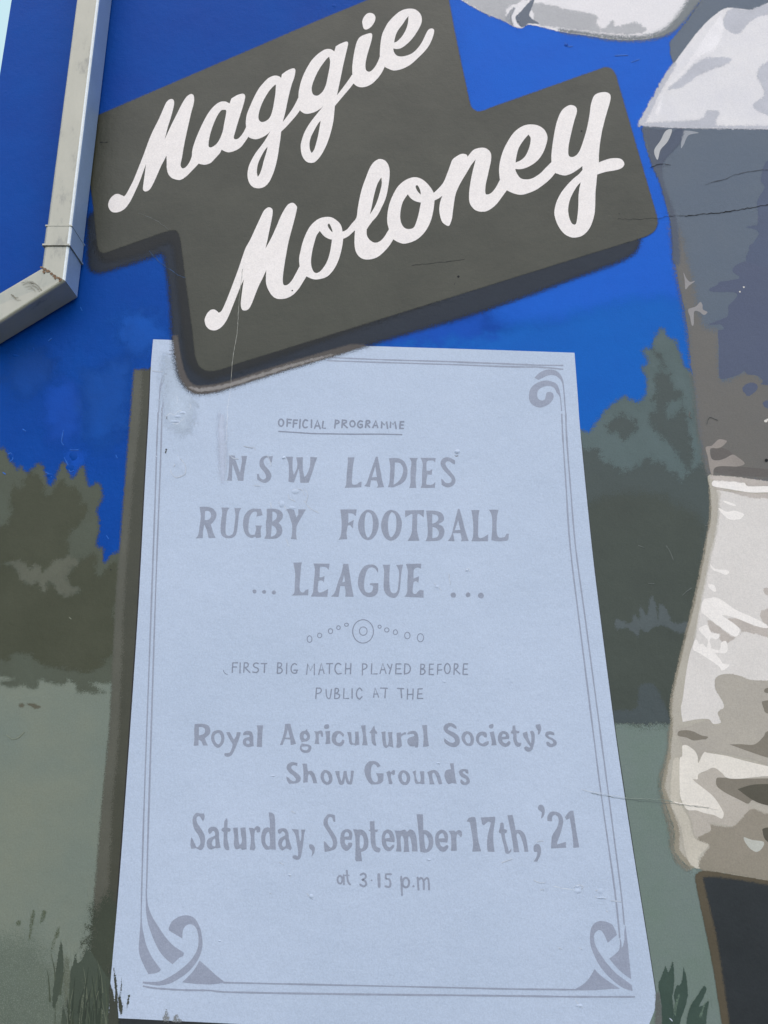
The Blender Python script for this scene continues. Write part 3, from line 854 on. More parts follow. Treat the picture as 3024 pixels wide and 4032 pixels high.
scroll(T_C4, ["!762,600 740,540 700,470 640,435 560,418 490,435 435,490 412,570 408,660 420,750 460,860 520,980 600,1090 700,1190 800,1270 880,1310 !965,1335 !955,1260 880,1200 770,1120 660,1010 570,890 500,780 470,700 460,620 480,570 520,538 560,550 600,610 !640,705",
              "!470,1045 520,1105 600,1170 700,1240 !805,1305 650,1310 450,1325 !220,1325 !220,1305 300,1260 370,1200 420,1130",
              "!660,910 740,850 790,790 800,690 !793,640 815,680 !822,770 840,740 860,650 !855,560 !870,470 882,560 900,700 915,850 930,1000 !948,1180 860,1120 760,1030 700,960"],
       "pointed scroll in the lower right corner")
RULE = paint((143, 153, 172), rough=0.45, var=0.07, scale=30, bump=0.5)
for i_, (p_, w_) in enumerate((("1300,1408 1500,1416 1800,1425 1998,1433", 4), ("1800,1426 1950,1431 2070,1436 2125,1438 2215,1439", 5),
               ("1290,1420 1500,1427 1800,1436 1950,1442", 4), ("1950,1442 2070,1445 2110,1445 2167,1449 2216,1454", 5),
               ("623,1625 617,1760 613,1900 597,2350 568,3150 558,3500", 4.5), ("638,1607 634,1760 629,1900 612,2350 587,3150 577,3500", 4.5),
               ("2212,1631 2216,1720 2228,1900 2245,2150 2280,2440 2338,2900 2366,3120 2420,3500 2440,3690", 4.5),
               ("2228,1626 2231,1720 2245,1900 2266,2150 2305,2440 2366,2900 2395,3120 2444,3500 2458,3640", 4.5),
               ("565,3883 601,3890 661,3895 752,3899 827,3900 920,3907 1400,3915 1900,3920 2200,3924 2340,3925 2498,3925", 5.5),
               ("881,3869 1200,3876 1700,3887 2000,3894 2200,3896 2270,3897", 5), ("668,1380 699,1380", 4), ("667,1395 699,1395", 4))):
    c = Coat()
    c.stroke(SRC.pts(p_), w_ * 1.3, TX + i_ * 0.00002, wob=0.22)
    c.build("border_rule", RULE, poster)

# ------------------------------------------------------------------ name board (sprayed shadow, board, script)
sh = sprayed("board_shadow", [SRC.pts(
    "!345,860 345,1025 355,1060 380,1073 420,1068 595,1013 639,1000 652,1050 665,1139 676,1300 683,1390 693,1463 714,1513 757,1547 800,1551 865,1540 909,1527 1140,1453 "
    "1500,1345 1914,1221 2370,1057 2440,1030 2490,1003 2515,970 2521,935 !2521,890 !1300,1100 !760,760 !400,800")],
    6.2 * MM, paint((37, 45, 56), rough=0.45, feather=36, rag=3, spec=0.15), wall, "dark blue sprayed shadow below the name board", pad=40, h=10)
c = sprayed("shadow_rim", [SRC.pts("!679,1320 688,1400 700,1463 720,1510 757,1547 800,1552 865,1541 909,1528 1140,1455 1350,1392 1440,1360 !1380,1355 1140,1425 900,1500 800,1518 757,1510 730,1470 712,1400 !700,1320")],
            6.8 * MM, paint((78, 75, 73), rough=0.5, feather=12, rag=2, ragscale=90), sh, "scuffed pale brown rim of the shadow where it crosses the sheet", h=5)
c = sprayed("shadow_rim", [SRC.pts("740,1524 770,1538 800,1541 865,1533 909,1521 1140,1448 1300,1402 1300,1396 1130,1438 900,1509 800,1528 770,1525")],
            7.1 * MM, paint((132, 131, 130), rough=0.5, feather=10, rag=8, ragscale=60), sh, "worn white streak along the rim", h=5)
c = sprayed("shadow_core", [SRC.pts("!372,960 390,1015 430,1030 560,1000 650,960 680,975 697,1110 715,1300 728,1400 750,1450 800,1490 870,1485 1140,1392 1500,1262 1800,1150 !1800,1050 !1300,1100 !760,760 !400,800")],
            7.0 * MM, paint((36, 39, 40), rough=0.45, feather=40, rag=6, spec=0.15), sh, "near black core of the shadow", h=7)
board = sprayed("name_board", [SRC.pts(
    "!330,478 !395,449 !1250,81 !1446,0 !1600,-62 !1748,-110 !1768,0 !1800,170 !1846,385 1856,420 1878,437 1905,434 !1930,424 !2350,275 2385,264 2410,272 2425,295 !2434,325 !2582,834 2590,872 2578,908 2545,930 "
    "!2500,945 !930,1433 880,1452 835,1461 805,1457 782,1438 !768,1401 !757,1300 !731,1108 !713,960 704,922 690,907 665,909 !640,916 !430,990 405,996 391,988 !383,965 !367,816 !345,640")],
    8.6 * MM, paint((57, 59, 44), rough=0.46, feather=9, rag=2, rgb2=(47, 49, 35), scale=3.5, bump=0.5, spec=0.36), wall,
    "dark grey painted name board with white script lettering", h=9)
WHITE = paint((226, 224, 224), rough=0.5, var=0.03, scale=25, bump=0.4)
T1, T2, T3 = Tile(400, 300, 2.212), Tile(900, 200, 2.765), Tile(1250, 0, 3.318)
T4, T5, T6 = Tile(780, 750, 2.765), Tile(1300, 550, 2.765), Tile(1880, 340, 2.765)
SCRIPT = [
    (T1, "60,1140 60,1100 80,1060 115,1030 145,1025 170,1035 !197,1047 215,1025 240,980 280,900 320,800 360,700 400,590 440,490 500,370 550,255 570,220 600,200 625,205 632,235 622,290 600,370 575,450 !550,550 600,440 650,340 700,240 735,185 765,160 790,157 805,180 803,235 780,320 755,430 735,520 715,620 700,710 688,770 695,795 710,803 735,790 765,750 !785,700 !870,720 !845,762 790,820 740,870 690,902 650,900 610,885 580,850 568,800 567,740 !565,692 540,740 510,800 480,870 440,955 415,990 390,1003 370,1000 360,980 365,930 375,860 !387,765 360,840 330,920 290,1010 250,1090 210,1145 170,1175 125,1187 85,1178",),
    (T1, "!785,720 790,650 805,590 835,510 880,410 930,320 980,260 1030,225 1075,220 1100,230 !1115,238 !1130,195 1180,165 1225,152 1245,160 1250,185 1235,250 1210,330 1185,410 1165,480 1152,530 1158,547 1180,548 1205,530 1235,490 !1257,445 !1300,460 !1278,528 1250,570 1210,620 1160,650 1110,663 1075,655 !1045,640 1030,670 990,715 950,755 905,770 870,768 !845,762 !800,780",
     "1085,300 1070,293 1040,300 1005,350 970,430 945,510 932,580 935,615 960,618 1000,590 1030,545 1055,480 1070,400 1082,340"),
    (T2, "!190,830 188,770 200,690 235,600 280,500 330,410 380,350 430,300 480,275 520,270 555,280 !572,298 !580,258 630,220 690,193 720,195 727,225 715,290 690,360 665,450 640,560 620,660 !590,775 640,710 690,640 730,570 !758,512 !800,560 !775,650 740,700 680,770 620,835 !572,880 565,950 550,1050 535,1150 510,1260 480,1350 440,1430 390,1480 330,1497 270,1485 230,1445 208,1380 210,1300 235,1220 290,1120 350,1040 400,970 !455,875 420,910 360,945 300,963 250,955 !217,938",
     "!515,370 500,375 440,440 380,540 340,640 325,720 340,765 375,775 420,755 455,715 480,640 495,560 510,460", "!425,1045 395,1080 350,1160 318,1240 308,1320 !318,1372 340,1340 365,1270 385,1190 410,1110"),
    (T2, "!760,520 765,440 790,330 830,230 880,140 920,85 968,39 1001,14 1051,-15 1093,-20 1126,-11 !1151,7 !1168,-49 1218,-78 1276,-100 1297,-95 1301,-70 1288,-11 1268,72 1243,180 1218,305 !1180,484 1230,420 1290,340 !1345,260 !1400,300 !1358,360 1310,420 1250,490 !1158,600 1150,680 1140,770 1115,880 1080,990 1035,1090 990,1160 940,1210 890,1220 840,1200 800,1140 785,1050 795,980 830,880 890,780 960,690 !1037,595 1000,630 940,665 870,685 820,680 !778,650",
     "!1095,65 1070,85 1020,150 970,230 925,330 905,410 915,465 945,488 985,480 1030,435 1060,370 1080,280 1100,180 1105,110", "!1003,760 970,800 920,890 890,960 880,1030 890,1085 !905,1112 930,1080 950,1020 975,920 990,840"),
    (T3, "!455,960 455,870 465,780 485,660 510,560 540,500 580,468 640,445 690,432 712,445 715,480 700,550 670,650 645,740 628,830 630,900 650,930 685,935 720,910 760,860 800,780 !812,740 !880,780 !875,878 840,950 780,1030 710,1095 640,1130 570,1140 515,1125 !470,1090",),
    (T3, "590,320 585,280 605,225 645,180 690,168 735,185 757,225 748,280 710,340 660,380 620,384 598,360",),
    (T3, "!815,740 815,680 825,560 845,450 880,370 920,300 980,230 1060,160 1130,125 1210,112 1280,125 1340,175 1363,240 1355,310 1310,400 1250,490 1180,565 1100,625 1040,640 !990,633 1000,680 1030,720 1080,738 1150,730 1230,700 1300,640 1360,560 1400,480 1440,400 1480,372 1515,380 1525,410 1505,490 1460,590 1400,670 1310,760 1220,840 1120,895 1020,920 960,912 !880,875",
     "!1190,210 1160,245 1110,320 1050,400 1020,470 !1000,555 1040,540 1100,480 1150,400 1180,310"),
]
SCRIPT2 = [
    (T4, "75,1440 72,1400 95,1345 130,1305 165,1295 195,1305 !225,1332 255,1310 290,1240 335,1130 390,985 440,850 490,700 520,620 570,530 630,400 700,250 730,205 770,183 805,200 812,240 800,320 775,440 755,540 !733,632 790,530 850,400 900,280 950,190 990,145 1035,135 1065,160 1077,185 1065,250 1040,350 1005,480 980,580 960,690 940,810 925,920 922,990 935,1030 975,1025 1020,980 1060,910 !1105,825 !1170,860 !1180,935 1140,1000 1095,1070 1040,1130 970,1170 890,1182 830,1165 780,1110 745,1030 738,960 !742,868 700,960 660,1040 620,1140 585,1230 550,1290 505,1307 475,1290 465,1230 475,1130 !498,968 460,1050 420,1150 380,1250 340,1350 300,1430 250,1490 190,1522 130,1515 90,1480",),
    (T4, "!1105,820 1100,740 1115,660 1140,560 1175,470 1220,390 1280,330 1340,298 1410,287 1470,300 1530,345 1560,390 !1573,450 !1580,525 1570,600 1550,690 1520,780 1470,870 1400,940 1300,968 1235,960 !1180,935",
     "!1325,440 1290,490 1265,570 1245,650 1230,750 1235,830 1260,885 1295,898 1340,870 1390,800 1420,730 1440,650 !1458,535 1420,525 1370,495", "1415,365 1412,385 1430,420 !1462,457 1462,440 1445,390 1430,365"),
    (T5, "!130,1003 180,980 230,920 285,850 300,750 320,640 350,520 390,410 430,310 470,250 510,220 550,210 600,230 635,280 648,350 640,460 610,620 560,740 510,830 450,900 !398,975 400,1040 430,1090 480,1120 530,1112 580,1070 625,1000 !640,975 !700,1000 !687,1085 640,1160 570,1235 500,1285 410,1305 340,1290 290,1240 268,1170 265,1090 !270,985 200,1050 !140,1080",
     "!557,410 520,470 495,540 470,640 455,720 !432,815 480,740 515,660 545,560 562,480"),
    (T5, "!640,975 622,900 625,800 645,700 680,610 730,520 790,460 850,425 920,408 990,425 1050,470 1100,530 !1128,580 !1137,660 1125,760 1100,870 1060,960 1000,1040 920,1100 810,1132 740,1115 !687,1085",
     "!845,595 800,660 775,730 762,830 775,910 810,960 860,973 910,955 940,890 965,800 !988,685 930,670 880,640", "935,500 932,520 950,560 !985,598 985,570 970,525 950,497"),
    (T5, "!1120,585 1170,540 1230,470 1270,380 1310,270 1330,220 1370,185 1430,155 1480,160 !1497,185 1550,120 1600,95 1664,87 1714,104 1749,149 1752,219 1734,309 1714,399 1694,489 1689,569 1704,597 1754,579 1804,519 !1849,434 !1904,459 !1924,549 1874,619 1804,709 1724,769 1664,784 1603,777 1560,750 1520,690 1512,600 1525,480 1550,350 !1585,215 1540,270 1480,370 1420,470 1370,580 1350,680 1335,790 1325,860 1300,930 1270,935 1220,895 1195,820 1188,750 1200,670 !1222,610 1180,640 !1130,664",),
    (T6, "!245,1020 235,920 245,820 280,700 330,600 390,510 460,450 530,420 600,415 670,430 730,475 760,540 755,610 720,710 670,790 600,850 520,890 460,902 !410,900 430,950 470,1000 530,1013 600,1000 680,950 740,890 !805,825 !860,850 !845,945 790,1010 720,1070 640,1125 560,1160 480,1180 400,1168 !320,1132",
     "!555,525 500,590 450,670 425,760 !415,830 470,805 520,760 555,690 575,620 578,560"),
    (T6, "!805,825 805,750 815,650 835,520 855,420 880,340 905,285 940,240 1000,205 1050,210 1080,240 1080,290 1055,370 1030,470 1005,580 990,670 993,750 1030,770 1075,750 1110,705 1140,630 1175,520 1200,420 1220,310 1235,200 1265,110 1310,75 1380,62 1430,75 1450,110 1440,180 1410,280 1385,370 1360,470 1345,550 1330,650 !1322,750 !1322,828 1380,805 1450,785 1520,782 1570,795 1598,835 1590,870 1550,900 1480,917 1400,930 !1303,960 1295,1050 1285,1150 1282,1280 1275,1380 1250,1480 1210,1560 1150,1620 1080,1645 1010,1640 940,1600 880,1520 845,1430 838,1360 860,1260 910,1160 980,1070 1050,1000 1100,960 !1143,910 !1143,868 1080,915 1010,955 940,970 !850,945",
     "!1125,1045 1090,1080 1040,1160 1005,1240 988,1330 995,1410 1020,1480 1050,1505 1075,1490 1090,1400 1098,1300 1100,1200 1110,1110"),
]
for rows, lab in ((SCRIPT, "white script letter of the upper row"), (SCRIPT2, "white script letter of the lower row")):
    for i, g_ in enumerate(rows):
        c = Coat()
        c.poly(smooth(g_[0].pts(g_[1])), [smooth(g_[0].pts(h)) for h in g_[2:]], 9.4 * MM + i * 0.00002)
        c.build("script_letter", WHITE, board, lab)
# ------------------------------------------------------------------ painted player (right edge)
NAVY = paint((70, 80, 104), rough=0.48, var=0.08)
STEEL = paint((80, 94, 111), rough=0.48, feather=9, rag=5, rgb2=(88, 100, 113), scale=3)
LF = 2.8 * MM
# jersey: torso and raised sleeve
JERSEY = ("!2637,165 2640,215 2648,255 2610,330 2570,420 !2528,505 2538,560 2567,650 2597,715 2619,797 2640,880 "
          "2650,972 2659,1045 2674,1124 2692,1207 2706,1290 2713,1352 2719,1424 2724,1465 2735,1551 2742,1623 2750,1700 2768,1794 2786,1866 !2798,1900 !3330,1900 !3330,-200 !2900,-200 2740,30 2690,100")
player = sprayed("painted_player", [SRC.pts(JERSEY)], LF, STEEL, wall, "painted player in dark jersey, white shirt parts and pale shorts, cropped at the right edge", h=10)
sprayed("jersey_shade", [SRC.pts("!2640,880 2650,972 2659,1045 2674,1124 2692,1207 2706,1290 2713,1352 2719,1424 2724,1465 2735,1551 2742,1623 2750,1700 2768,1794 2786,1866 !2798,1900 "
                                 "!3330,1900 !3330,1560 3040,1505 2960,1465 2905,1475 2860,1500 2838,1490 2830,1380 2832,1310 2780,1290 2750,1230 2730,1120 2700,1000 2680,920")],
        LF + 0.3 * MM, paint((97, 97, 95), rough=0.5, feather=40, rag=24, rgb2=(101, 100, 96), scale=4), player, "grey brown lower jersey", pad=50, h=10)
sprayed("jersey_shade", [T_F1.pts("!985,685 1150,695 1180,740 1120,830 1095,900 1110,1000 1150,1100 1175,1200 1190,1400 !1150,1400 1138,1180 1112,1080 1082,980 1040,880 1010,760")],
        LF + 0.4 * MM, paint((72, 82, 98), rough=0.48, feather=16, rag=8), player, "dark outer edge of the jersey", h=6)
sprayed("jersey_shade", [T_F2.pts(
    "!1340,-230 1338,0 1350,110 1250,180 1250,230 1380,250 1360,310 1130,380 1060,460 1140,540 930,580 900,610 810,660 850,690 1100,700 1080,780 1020,840 1010,950 "
    "930,990 790,1050 930,1045 970,1100 905,1120 915,1300 915,1580 950,1640 1130,1590 1190,1550 1230,1590 1330,1600 1400,1660 1400,1700 !2000,1720 !2000,-230"),
    T_F2.pts("1170,1740 1240,1680 1320,1690 1330,1750 1250,1820 1210,1810"), T_F2.pts("1390,1900 1440,1870 1480,1900 1470,1950 1420,1950")],
    LF + 0.6 * MM, paint((70, 80, 105), rough=0.48, feather=4, rag=3, rgb2=(76, 86, 108), scale=4), player, "navy shade on the jersey", h=7)
sprayed("jersey_shade", [T_F1.pts("1640,880 1660,860 1800,850 1800,1400 1560,1400 1560,1330 1610,1240 1540,1210 1610,1190 1600,1080 1640,1000 1620,960")],
        LF + 0.65 * MM, paint((72, 84, 108), rough=0.48, feather=6, rag=5), player, "navy shade on the jersey", h=7)
pieces("jersey_fold", T_F2, ["530,480 560,540 600,580 655,570 590,620 550,660 542,560", "580,880 660,850 710,800 735,830 740,880 790,910 750,940 700,905 645,905 640,1040 618,1050 600,960"], LF + 0.9 * MM, paint((138, 138, 140), rough=0.5), player)
pieces("jersey_fold", T_F4, ["770,172 830,155 860,130 910,85 960,85 1000,105 950,160 900,180 822,186 832,290 900,312 980,290 1060,250 1110,270 1195,345 1100,380 930,375 862,402 852,470 835,475 810,380 795,280"], LF + 0.9 * MM, paint((140, 135, 130), rough=0.5), player, "pale taupe folds above the shorts")
pieces("jersey_shade", T_F4, ["835,190 900,180 970,180 1060,240 980,290 900,308 840,290", "!865,440 865,400 930,375 1100,380 1200,385 !1600,420 !1600,510 1400,490 1080,478"], LF + 0.85 * MM, paint((94, 91, 88), rough=0.5), player)
pieces("jersey_fold", T_F1, ["1145,690 1112,700 1085,750 1052,800 1060,840 1072,850 1085,800 1120,760 1140,720"], LF + 0.9 * MM, paint((172, 176, 180), rough=0.5), player)
pieces("jersey_fold", T_F1, ["1205,698 1290,708 1235,722 1210,770 1195,790 1198,740"], LF + 0.9 * MM, paint((140, 147, 156), rough=0.5), player)
sprayed("jersey_shade", [T_F1.pts("1165,690 1210,695 1190,760 1130,830 1085,890 1062,880 1090,820 1130,750")],
        LF + 0.95 * MM, paint((68, 79, 98), rough=0.48, feather=10, rag=6), player, "navy fold under the collar", h=5)
for x_, y_, r_ in ((1185, 637, 12), (1143, 688, 10), (1425, 2095, 18), (1445, 2080, 16)):
    c = Coat()
    c.poly([(T_F2.x + (x_ + r_ * random.uniform(.7, 1.2) * math.cos(k)) / T_F2.k, T_F2.y + (y_ + r_ * random.uniform(.6, 1.1) * math.sin(k)) / T_F2.k) for k in (0, .8, 1.6, 2.4, 3.2, 4, 4.8, 5.6)], [], LF + 1.2 * MM + r_ * 2e-6)
    c.build("paint_chip", paint((205, 205, 200), rough=0.7), player)

# white shirt: collar and cut-off sleeve
collar = sprayed("collar", [T_F1.pts("!968,660 1000,620 1060,500 1130,380 1200,280 1300,150 1385,72 1440,42 1500,45 1580,50 1659,15 !1750,-20 !1990,-20 !1990,700 !1700,692 1500,687 1200,684 1000,672")],
                 LF + 1.4 * MM, paint((205, 207, 214), rough=0.5, feather=5, rag=2, rgb2=(216, 217, 220), scale=6), player, "white shirt collar with grey folds")
sprayed("collar_fold", [T_F1.pts("1425,90 1470,45 1560,52 1659,18 1750,0 1720,60 1620,85 1560,120 1500,180 1430,150"),
                        T_F1.pts("1120,480 1200,410 1260,350 1330,310 1450,310 1440,340 1300,395 1200,465 1150,475"),
                        T_F1.pts("965,662 1060,485 1140,350 1165,350 1075,510 1005,650"),
                        T_F1.pts("1600,400 1640,340 1720,330 1720,600 1620,600 1580,560 1640,500"),
                        T_F1.pts("1000,655 1280,640 1340,590 1400,600 1380,650 1400,670 1700,672 1700,690 1200,682 1000,672")],
        LF + 1.7 * MM, paint((178, 182, 192), rough=0.5, feather=10, rag=10, ragscale=70), player, "grey brushed folds", h=7)
sprayed("collar_fold", [T_F1.pts("1060,600 1100,500 1200,380 1300,230 1400,90 1425,150 1380,260 1300,300 1200,400 1110,480 1080,600")],
        LF + 1.65 * MM, paint((222, 223, 228), rough=0.5, feather=16, rag=10), player, "bright brushed folds", h=7)
sleeve = sprayed("sleeve", [T_F1.pts("!-30,-26 20,0 130,62 250,112 300,140 345,150 375,132 420,137 560,172 700,192 830,212 960,215 1060,200 1140,168 1210,95 !1330,-60 !1300,-110 !-30,-110")],
                 LF + 1.0 * MM, paint((212, 213, 218), rough=0.5, feather=6, rag=2, rgb2=(220, 220, 224)), player, "white sleeve above the name board with grey folds")
sprayed("sleeve_fold", [T_F1.pts("560,172 700,192 830,214 960,218 1060,205 1150,172 1230,95 1340,-60 1270,-60 1190,60 1120,140 1040,180 940,192 830,186 700,170 560,150")],
        LF + 1.25 * MM, paint((110, 118, 122), rough=0.5, feather=26, rag=6), player, "grey outer edge of the sleeve", h=7)
sprayed("sleeve_fold", [T_F1.pts("30,-20 130,60 250,112 300,138 280,110 262,80 270,40 330,10 380,-20"),
                        T_F1.pts("400,30 450,18 600,55 740,80 745,140 790,150 830,110 850,140 950,120 1010,160 940,182 830,178 700,168 560,150 425,128 405,70")],
        LF + 1.3 * MM, paint((168, 171, 176), rough=0.5, feather=12, rag=14, ragscale=60), player, "light grey folds", h=6)
sprayed("sleeve_fold", [T_F1.pts("312,90 345,55 390,5 412,0 395,50 385,80 400,100 440,128 400,124 375,130 345,146 322,122")],
        LF + 1.5 * MM, paint((92, 102, 116), rough=0.5, feather=5, rag=4), player, "dark crease of the sleeve", h=4)
sprayed("sleeve_fold", [T_F1.pts("258,105 272,70 300,40 310,50 290,90 300,135")],
        LF + 1.5 * MM, paint((150, 155, 162), rough=0.5, feather=6, rag=6), player, "grey crease of the sleeve", h=4)

# shorts
SH = LF + 1.6 * MM
shorts = sprayed("shorts", [SRC.pts(
    "!2796,1868 2808,1872 2890,1877 3024,1895 !3330,1925 !3330,3420 !3020,3468 2770,3425 !2735,3415 2700,3390 2668,3345 2668,3270 2638,3176 2618,3118 2612,3094 2629,3000 2636,2987 2639,2936 2645,2893 "
    "2645,2842 2641,2806 2648,2734 2663,2662 2681,2589 2702,2499 2731,2387 2739,2344 2760,2250 2775,2170 2786,2098 2797,2044 2798,1975 2793,1917 2786,1880")],
    SH, paint((166, 163, 154), rough=0.5, feather=4, rag=2, rgb2=(172, 170, 160)), player, "pale shorts with brushed white highlights", h=8)
sprayed("shorts_outline", [SRC.pts("!2790,1880 2800,1975 2799,2044 2789,2098 2778,2170 2763,2250 2742,2344 2734,2387 2705,2499 2684,2589 2667,2662 2652,2734 2646,2806 2650,2842 2648,2893 2642,2936 2640,2987 2634,3000 2618,3094 2624,3118 2644,3176 2675,3270 2676,3345 2710,3385 !2740,3412 "
                                   "!2725,3420 2690,3395 2655,3345 2655,3270 2625,3176 2608,3118 2604,3094 2622,3000 2632,2936 2640,2842 2636,2806 2643,2734 2675,2589 2697,2499 2734,2344 2770,2170 2792,2044 2793,1975")],
        SH + 0.3 * MM, paint((140, 136, 122), rough=0.5, feather=10, rag=4), player, "brown outline", h=5)
sprayed("shorts_outline", [SRC.pts("!2600,3040 2622,3000 2604,3094 2608,3118 2625,3176 2655,3270 2655,3345 2690,3395 2725,3420 2700,3425 2660,3390 2640,3340 2635,3270 2610,3180 2598,3110"),
                           SRC.pts("!2640,2860 2640,2940 2628,3000 2615,3100 2605,3090 2618,3000 2630,2930 2634,2862")],
        SH - 0.2 * MM, paint((120, 120, 110), rough=0.5, feather=22, rag=6), player, "soft grey outline", h=5)
WH = paint((202, 201, 199), rough=0.5, rgb2=(208, 207, 205), scale=9)
BR = paint((226, 225, 223), rough=0.5, var=0.04, scale=12)
MID = paint((166, 163, 158), rough=0.5, rgb2=(172, 170, 165))
DRK = paint((122, 118, 108), rough=0.5, var=0.06)
pieces("shorts_panel", T_F4, ["!890,632 905,680 910,760 900,950 870,1150 830,1300 800,1450 760,1650 730,1800 690,2000 650,2250 600,2410 560,2610 520,2910 500,3010 !520,3160 680,3130 800,3130 850,3180 940,3160 "
                       "900,3060 970,3000 940,2910 880,2810 870,2740 890,2670 1000,2635 1150,2660 1280,2705 !2000,2710 !2000,690 1449,690 1250,690 1050,660"], SH + 0.6 * MM, WH, player, "off white front panel")
sprayed("shorts_fold", [T_F4.pts("890,640 930,660 925,760 915,950 880,1160 840,1310 810,1460 770,1660 735,1830 700,2000 660,2240 640,2240 690,2000 720,1800 755,1640 790,1450 820,1300 862,1150 892,950 902,760")],
        SH + 0.9 * MM, paint((186, 184, 177), rough=0.5, feather=10, rag=4), player, "grey edge of the panel", h=5)
pieces("highlight", T_F4, ["860,530 1000,530 1180,550 1235,592 1449,590 !1700,600 !1700,670 1449,660 1250,660 1000,620 850,590"], SH + 0.7 * MM, BR, player, "pale waistband of the shorts")
pieces("highlight", T_F4, ["910,830 1000,870 1090,860 1185,895 1170,930 1130,955 1030,955 960,900", "955,755 1010,760 1095,795 1090,808 1030,795", "800,1660 860,1668 882,1720 866,1742 810,1700",
                           "820,1440 870,1490 940,1500 1010,1510 1025,1535 985,1558 930,1535 850,1505"], SH + 1.0 * MM, BR, player)
pieces("highlight", T_F5, ["740,180 820,150 900,150 1000,210 1100,280 1280,360 1400,420 1449,465 1420,478 1300,450 1100,370 960,335 960,350 1080,430 1140,490 1125,550 1090,570 1040,545 900,450 780,350 725,300",
                           "695,485 740,455 785,445 815,500 840,530 910,545 915,580 880,600 830,590 815,620 830,690 785,692 795,620 760,570 720,530",
                           "650,615 680,612 700,655 740,650 780,690 840,700 920,720 940,640 990,620 1010,690 990,750 900,750 880,760 930,820 960,865 1030,882 950,942 910,890 800,815 700,750 635,710"],
       SH + 1.0 * MM, BR, player)
sprayed("shorts_fold", [T_F5.pts("1000,400 1110,370 1300,450 1440,475 1600,470 1600,620 1380,560 1200,520 1130,560 1150,490"), T_F5.pts("800,390 900,450 1040,560 1100,580 1000,640 920,600 925,540 840,520 800,450"),
                        T_F5.pts("1365,330 1400,280 1600,270 1600,440 1449,450 1390,400"), T_F5.pts("1400,60 1430,40 1600,60 1600,150 1440,120"), T_F4.pts("870,600 1000,635 1200,662 1449,675 1700,690 1700,740 1449,725 1250,715 1050,660 880,625"),
                        T_F4.pts("840,480 1080,490 1449,540 1700,560 1700,600 1449,590 1230,590 1190,555 860,525")],
        SH + 0.95 * MM, paint((178, 173, 168), rough=0.5, feather=6, rag=8, ragscale=70), player, "warm grey folds", h=6)
sprayed("shorts_fold", [T_F5.pts("890,1010 1000,978 1150,1000 1280,1045 1460,1050 1700,1040 1700,1960 1250,1900 1000,1850 760,1830 700,1900 670,1850 600,1770 520,1750 480,1680 440,1600 520,1565 680,1520 800,1470 860,1530 940,1520 900,1400 970,1340 940,1250 880,1150 870,1080")],
        SH + 1.1 * MM, paint((160, 157, 150), rough=0.5, feather=5, rag=6, rgb2=(168, 165, 156)), player, "grey fold across the leg", h=7)
pieces("shorts_fold", T_F5, ["480,1600 560,1590 640,1605 720,1645 795,1662 770,1690 740,1690 640,1702 560,1670 470,1650", "!1030,1745 1150,1742 1300,1745 1400,1660 1449,1600 !1700,1580 !1700,1950 1449,1890 1250,1825", "!1380,1280 1449,1265 1700,1260 1700,1420 1449,1410 1400,1350", "1410,1150 1449,1130 1600,1130 1600,1190 1430,1185"], SH + 1.4 * MM, DRK, player, "dark taupe folds")
pieces("shorts_panel", T_R5, ["755,75 785,66 820,85 855,115 875,160 878,205 920,125 960,128 1100,150 1250,190 1420,230 !1640,270 !1640,330 1420,305 1200,325 1100,318 1060,280 1000,240 940,262 880,290 875,328 840,335 "
                       "960,430 1010,480 1060,560 1075,600 1058,632 1000,605 930,590 860,568 790,560 745,480 735,400 735,180 755,150"], SH + 1.5 * MM, paint((214, 212, 205), rough=0.5, var=0.05), player, "white lower hem of the shorts")
pieces("shorts_fold", T_R5, ["870,265 900,285 945,258 1000,238 1060,280 1085,315 1020,320 1020,385 1100,440 1255,520 1272,560 1215,620 1180,665 1130,692 1060,675 975,662 975,720 930,745 858,770 830,660 800,570 860,566 1000,605 1060,632 1076,596 1010,480 960,430 825,325 830,300 860,330 880,315"], SH + 1.3 * MM, paint((174, 170, 162), rough=0.5, var=0.05), player, "mid grey hem")
pieces("shorts_fold", T_R5, ["!1018,318 1060,315 1200,325 1415,322 !1640,330 !1640,600 1415,525 1300,490 1250,515 1100,440 1022,380"], SH + 1.2 * MM, DRK, player)
pieces("shorts_fold", T_R5, ["!1180,405 1290,372 1415,365 !1640,365 !1640,560 1415,530 1300,490", "!1370,715 1415,700 !1640,690 !1640,850 1415,812"], SH + 1.6 * MM, paint((84, 82, 72), rough=0.5), player, "near black hollows")
pieces("highlight", T_R5, ["1230,775 1290,795 1380,810 1372,855 1330,888 1280,865 1240,815"], SH + 1.6 * MM, paint((178, 182, 176), rough=0.5), player, "pale blot on the shorts")
sprayed("shorts_fold", [T_R5.pts("690,180 735,190 735,430 760,550 810,640 850,780 950,820 955,850 880,930 895,1010 840,1000 800,960 770,850 750,720 700,590 668,520 668,350")],
        SH + 1.1 * MM, paint((184, 181, 170), rough=0.5, feather=6, rag=5), player, "pale left edge of the leg", h=5)
sprayed("shorts_fold", [T_R5.pts("960,680 1120,700 1200,650 1280,560 1420,600 1640,640 1640,1160 1415,1110 1050,1050 900,1030 890,960 950,870 960,830 870,780 970,730")],
        SH + 1.15 * MM, paint((142, 137, 126), rough=0.5, feather=10, rag=8, rgb2=(134, 130, 118)), player, "taupe lower leg of the shorts", h=8)
